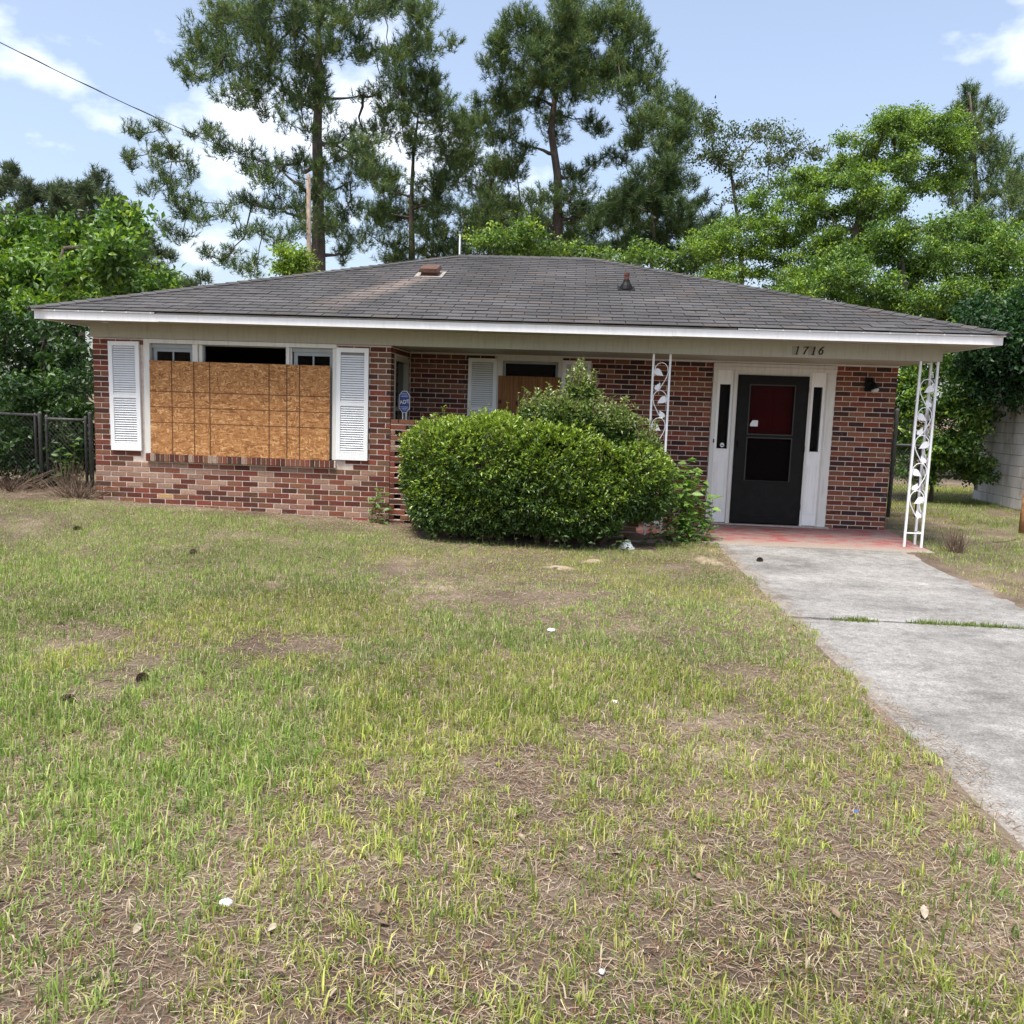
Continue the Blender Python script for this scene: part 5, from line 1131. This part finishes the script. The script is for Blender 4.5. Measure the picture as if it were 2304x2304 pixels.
# ------------------------------------------------------------------ chain link fences
def chain(label, posts, rails, meshes, thick=.0022, mt=None):
    mt = mt or M_steel_old
    b0 = np.array([posts[0][0], posts[0][1], 0.0]); e = empty('chain_link_fence', b0); tag(e, label, 'fence', None)
    for x, y, z0, z1, r in posts: MB().tube([np.array([x, y, z0])-b0, np.array([x, y, z1])-b0, np.array([x, y, z1+.02])-b0, np.array([x, y, z1+.045])-b0], [r, r, r*1.15, r*.5], 10).build('post', mt, e, True)
    for a, b, r in rails: MB().tube([np.array(a)-b0, np.array(b)-b0], r, 8).build('rail', mt, e, True)
    for a, b, z0, z1 in meshes:
        a, b = np.array(a, float), np.array(b, float); L_ = np.linalg.norm(b-a); d = (b-a)/L_; p = .062; mb = MB(); nz_ = int((z1-z0)/p)
        for i in range(int(L_/p)):
            for sgn in (1, -1):
                pts = []
                for k in range(nz_+1):
                    t = (i+.5+sgn*(.5 if k % 2 else -.5)*1.0)*p; q = a+d*t; pts.append(np.array([q[0], q[1]+sgn*.002, z0+k*p])-b0)
                mb.tube(pts, thick, 3, None, False)
        mb.build('wire_mesh', mt, e)
FY = .42
xs = [atY(x, 1000, FY)[0] for x in (-150, 92, 205)]
chain('rusting chain link fence and gate joining the left wall corner', [(xs[0], FY, .0, 1.20, .03), (xs[1], FY, .0, 1.18, .027), (xs[1]-.07, FY, .1, 1.16, .018), (xs[2], FY, .0, 1.20, .028), (xs[2]-.07, FY, .1, 1.14, .02), (xs[1]+.09, FY, .1, 1.14, .02)],
      [((xs[0], FY, 1.19), (xs[1], FY, 1.17), .021), ((xs[1]+.09, FY, 1.13), (xs[2]-.07, FY, 1.13), .019), ((xs[1]+.09, FY, .18), (xs[2]-.07, FY, .18), .017), ((-3.2, 2.9, 1.16), (-.1, 2.9, 1.22), .02)],
      [((xs[0], FY), (xs[1]-.05, FY), .08, 1.17), ((xs[1]+.09, FY), (xs[2]-.07, FY), .18, 1.12)])
q0 = atY(2012, 1000, 3.4)
chain('chain link fence with a bare rail beyond the brick pier', [(q0[0], 3.4, -.1, 1.62, .032), (q0[0]+.52, 3.6, -.1, 1.1, .028)], [((q0[0], 3.4, atY(2017, 1001, 3.4)[2]), (q0[0]+.52, 3.6, atY(2017, 1001, 3.4)[2]-.01), .022)], [((q0[0], 3.4), (q0[0]+.52, 3.6), -.05, 1.05)])

# ------------------------------------------------------------------ block shed on the right
sx, sy0, sy1, sh = 14.42, 2.2, 7.4, 2.6
shed = empty('block_shed', (sx, sy1, -.1)); tag(shed, 'whitewashed concrete block shed stained grey, half covered by ivy', 'shed'); inv = Matrix.Translation((-sx, -sy1, .1))
def sub(o): o.matrix_parent_inverse = inv; return o
sw = sub(MB().box(sx+.012, sx+3.2, sy0, sy1-.004, -.15, sh).build('wall', plain('block_mortar', (.27, .25, .22), .95, .1, .2), shed))
bm_ = MB().cbox(0, .392, 0, .05, 0, .192, .006); bm_.v = [(vy, -vx, vz) for vx, vy, vz in bm_.v]; bm_ = bm_.mesh('block', M_block)
for k in range(13):
    y = sy1-(.2 if k % 2 else 0)
    while y > sy0+.4:
        o = link('block', bm_, sw, (sx+random.uniform(-.003, .003), y, -.1+k*.2)); y -= .4
s = MB(); s.prism([(sx-.35, sy0-.3, sh+.02), (sx-.35, sy1+.35, sh+.02), (sx+1.7, sy1+.35, sh+.75), (sx+1.7, sy0-.3, sh+.75)], (0, 0, .06)); s.prism([(sx+1.7, sy0-.3, sh+.75), (sx+1.7, sy1+.35, sh+.75), (sx+3.6, sy1+.35, sh+.05), (sx+3.6, sy0-.3, sh+.05)], (0, 0, .06)); sub(s.build('roof', M_grey_roof, shed))
s = MB().box(sx-.375, sx-.352, sy0-.3, sy1+.36, sh-.06, sh+.09); sub(s.build('fascia_board', M_fascia, shed))
# pale neighbouring shed seen through the left-hand leaves
nb = empty('neighbour_shed', (-4.2, 12, 0)); tag(nb, 'pale shed with a grey roof glimpsed through the leaves left of the house', 'shed')
MB().box(-1.6, 2.6, 0, 3, 0, 2.15).build('wall', M_white, nb); s = MB(); s.prism([(-2, -.4, 2.1), (3, -.4, 2.1), (3, 1.5, 2.95), (-2, 1.5, 2.95)], (0, 0, .06)); s.prism([(-2, 1.5, 2.95), (3, 1.5, 2.95), (3, 3.4, 2.1), (-2, 3.4, 2.1)], (0, 0, .06)); s.build('roof', M_grey_roof, nb); MB().box(-2, 3, -.43, -.405, 2.02, 2.16).build('fascia_board', M_fascia, nb)
# weathered fence post at the right
p_ = on_ground(2300, 1200); fp = empty('fence_post', p_); tag(fp, 'rust-brown round wooden post standing on the right lawn', 'post'); MB().tube([(0, 0, -.1), (.0, 0, .3), (.006, 0, .62)], [.055, .052, .048], 10).build('shaft', plain('orange_post', (.24, .13, .06), .9, .1, .4, 12), fp, True); MB().tube([(.006, 0, .62), (.006, 0, .635)], [.045, .03], 10).build('cut_top', M_wood, fp)

# ------------------------------------------------------------------ utility pole, service wire, roof mast
pb = atY(696, 600, 17.0); pt_ = atY(694, 392, 17.0); up_ = empty('utility_pole', (pb[0], pb[1], 0)); tag(up_, 'weathered wooden utility pole beside the tall pine trunk', 'utility pole')
MB().tube([(0, 0, -.1), (0, 0, pt_[2]*.5), (pt_[0]-pb[0], 0, pt_[2])], [.085, .08, .062], 10).build('shaft', M_wood, up_, True); MB().tube([(0, -.07, pt_[2]-.25), (0, -.13, pt_[2]-.25), (0, -.13, pt_[2]-.18)], .012, 6).build('hook', M_steel, up_)
w0 = pt_+np.array([0, -.13, -.2]); w1 = atY(-260, -40, 6.0); we = empty('service_wire', w0); pts = []
for i in range(41):
    t = i/40; pts.append(w0+(w1-w0)*t+np.array([0, 0, -.35*4*t*(1-t)*.6])-w0)
MB().tube(pts, .010, 5).build('cable', M_black, we, True); MB().tube([p+np.array([.012*math.cos(i*1.3), 0, .012*math.sin(i*1.3)+.006]) for i, p in enumerate(pts)], .006, 4).build('neutral_strand', M_steel, we, True); tag(we, 'twisted overhead service wire running from the utility pole across the sky', 'wire')
m0 = atY(1034, 577, 6.4); m1 = atY(1034, 524, 6.4); ms = empty('metal_mast', (m0[0], 6.4, 3.0)); tag(ms, 'thin pale metal mast standing behind the roof ridge', 'mast'); MB().tube([(0, 0, 0), (0, 0, m1[2]-3.0)], .022, 8).build('tube', M_steel, ms, True); MB().tube([(0, 0, m1[2]-3.0), (0, 0, m1[2]-2.97)], .032, 8).build('cap', M_steel, ms)
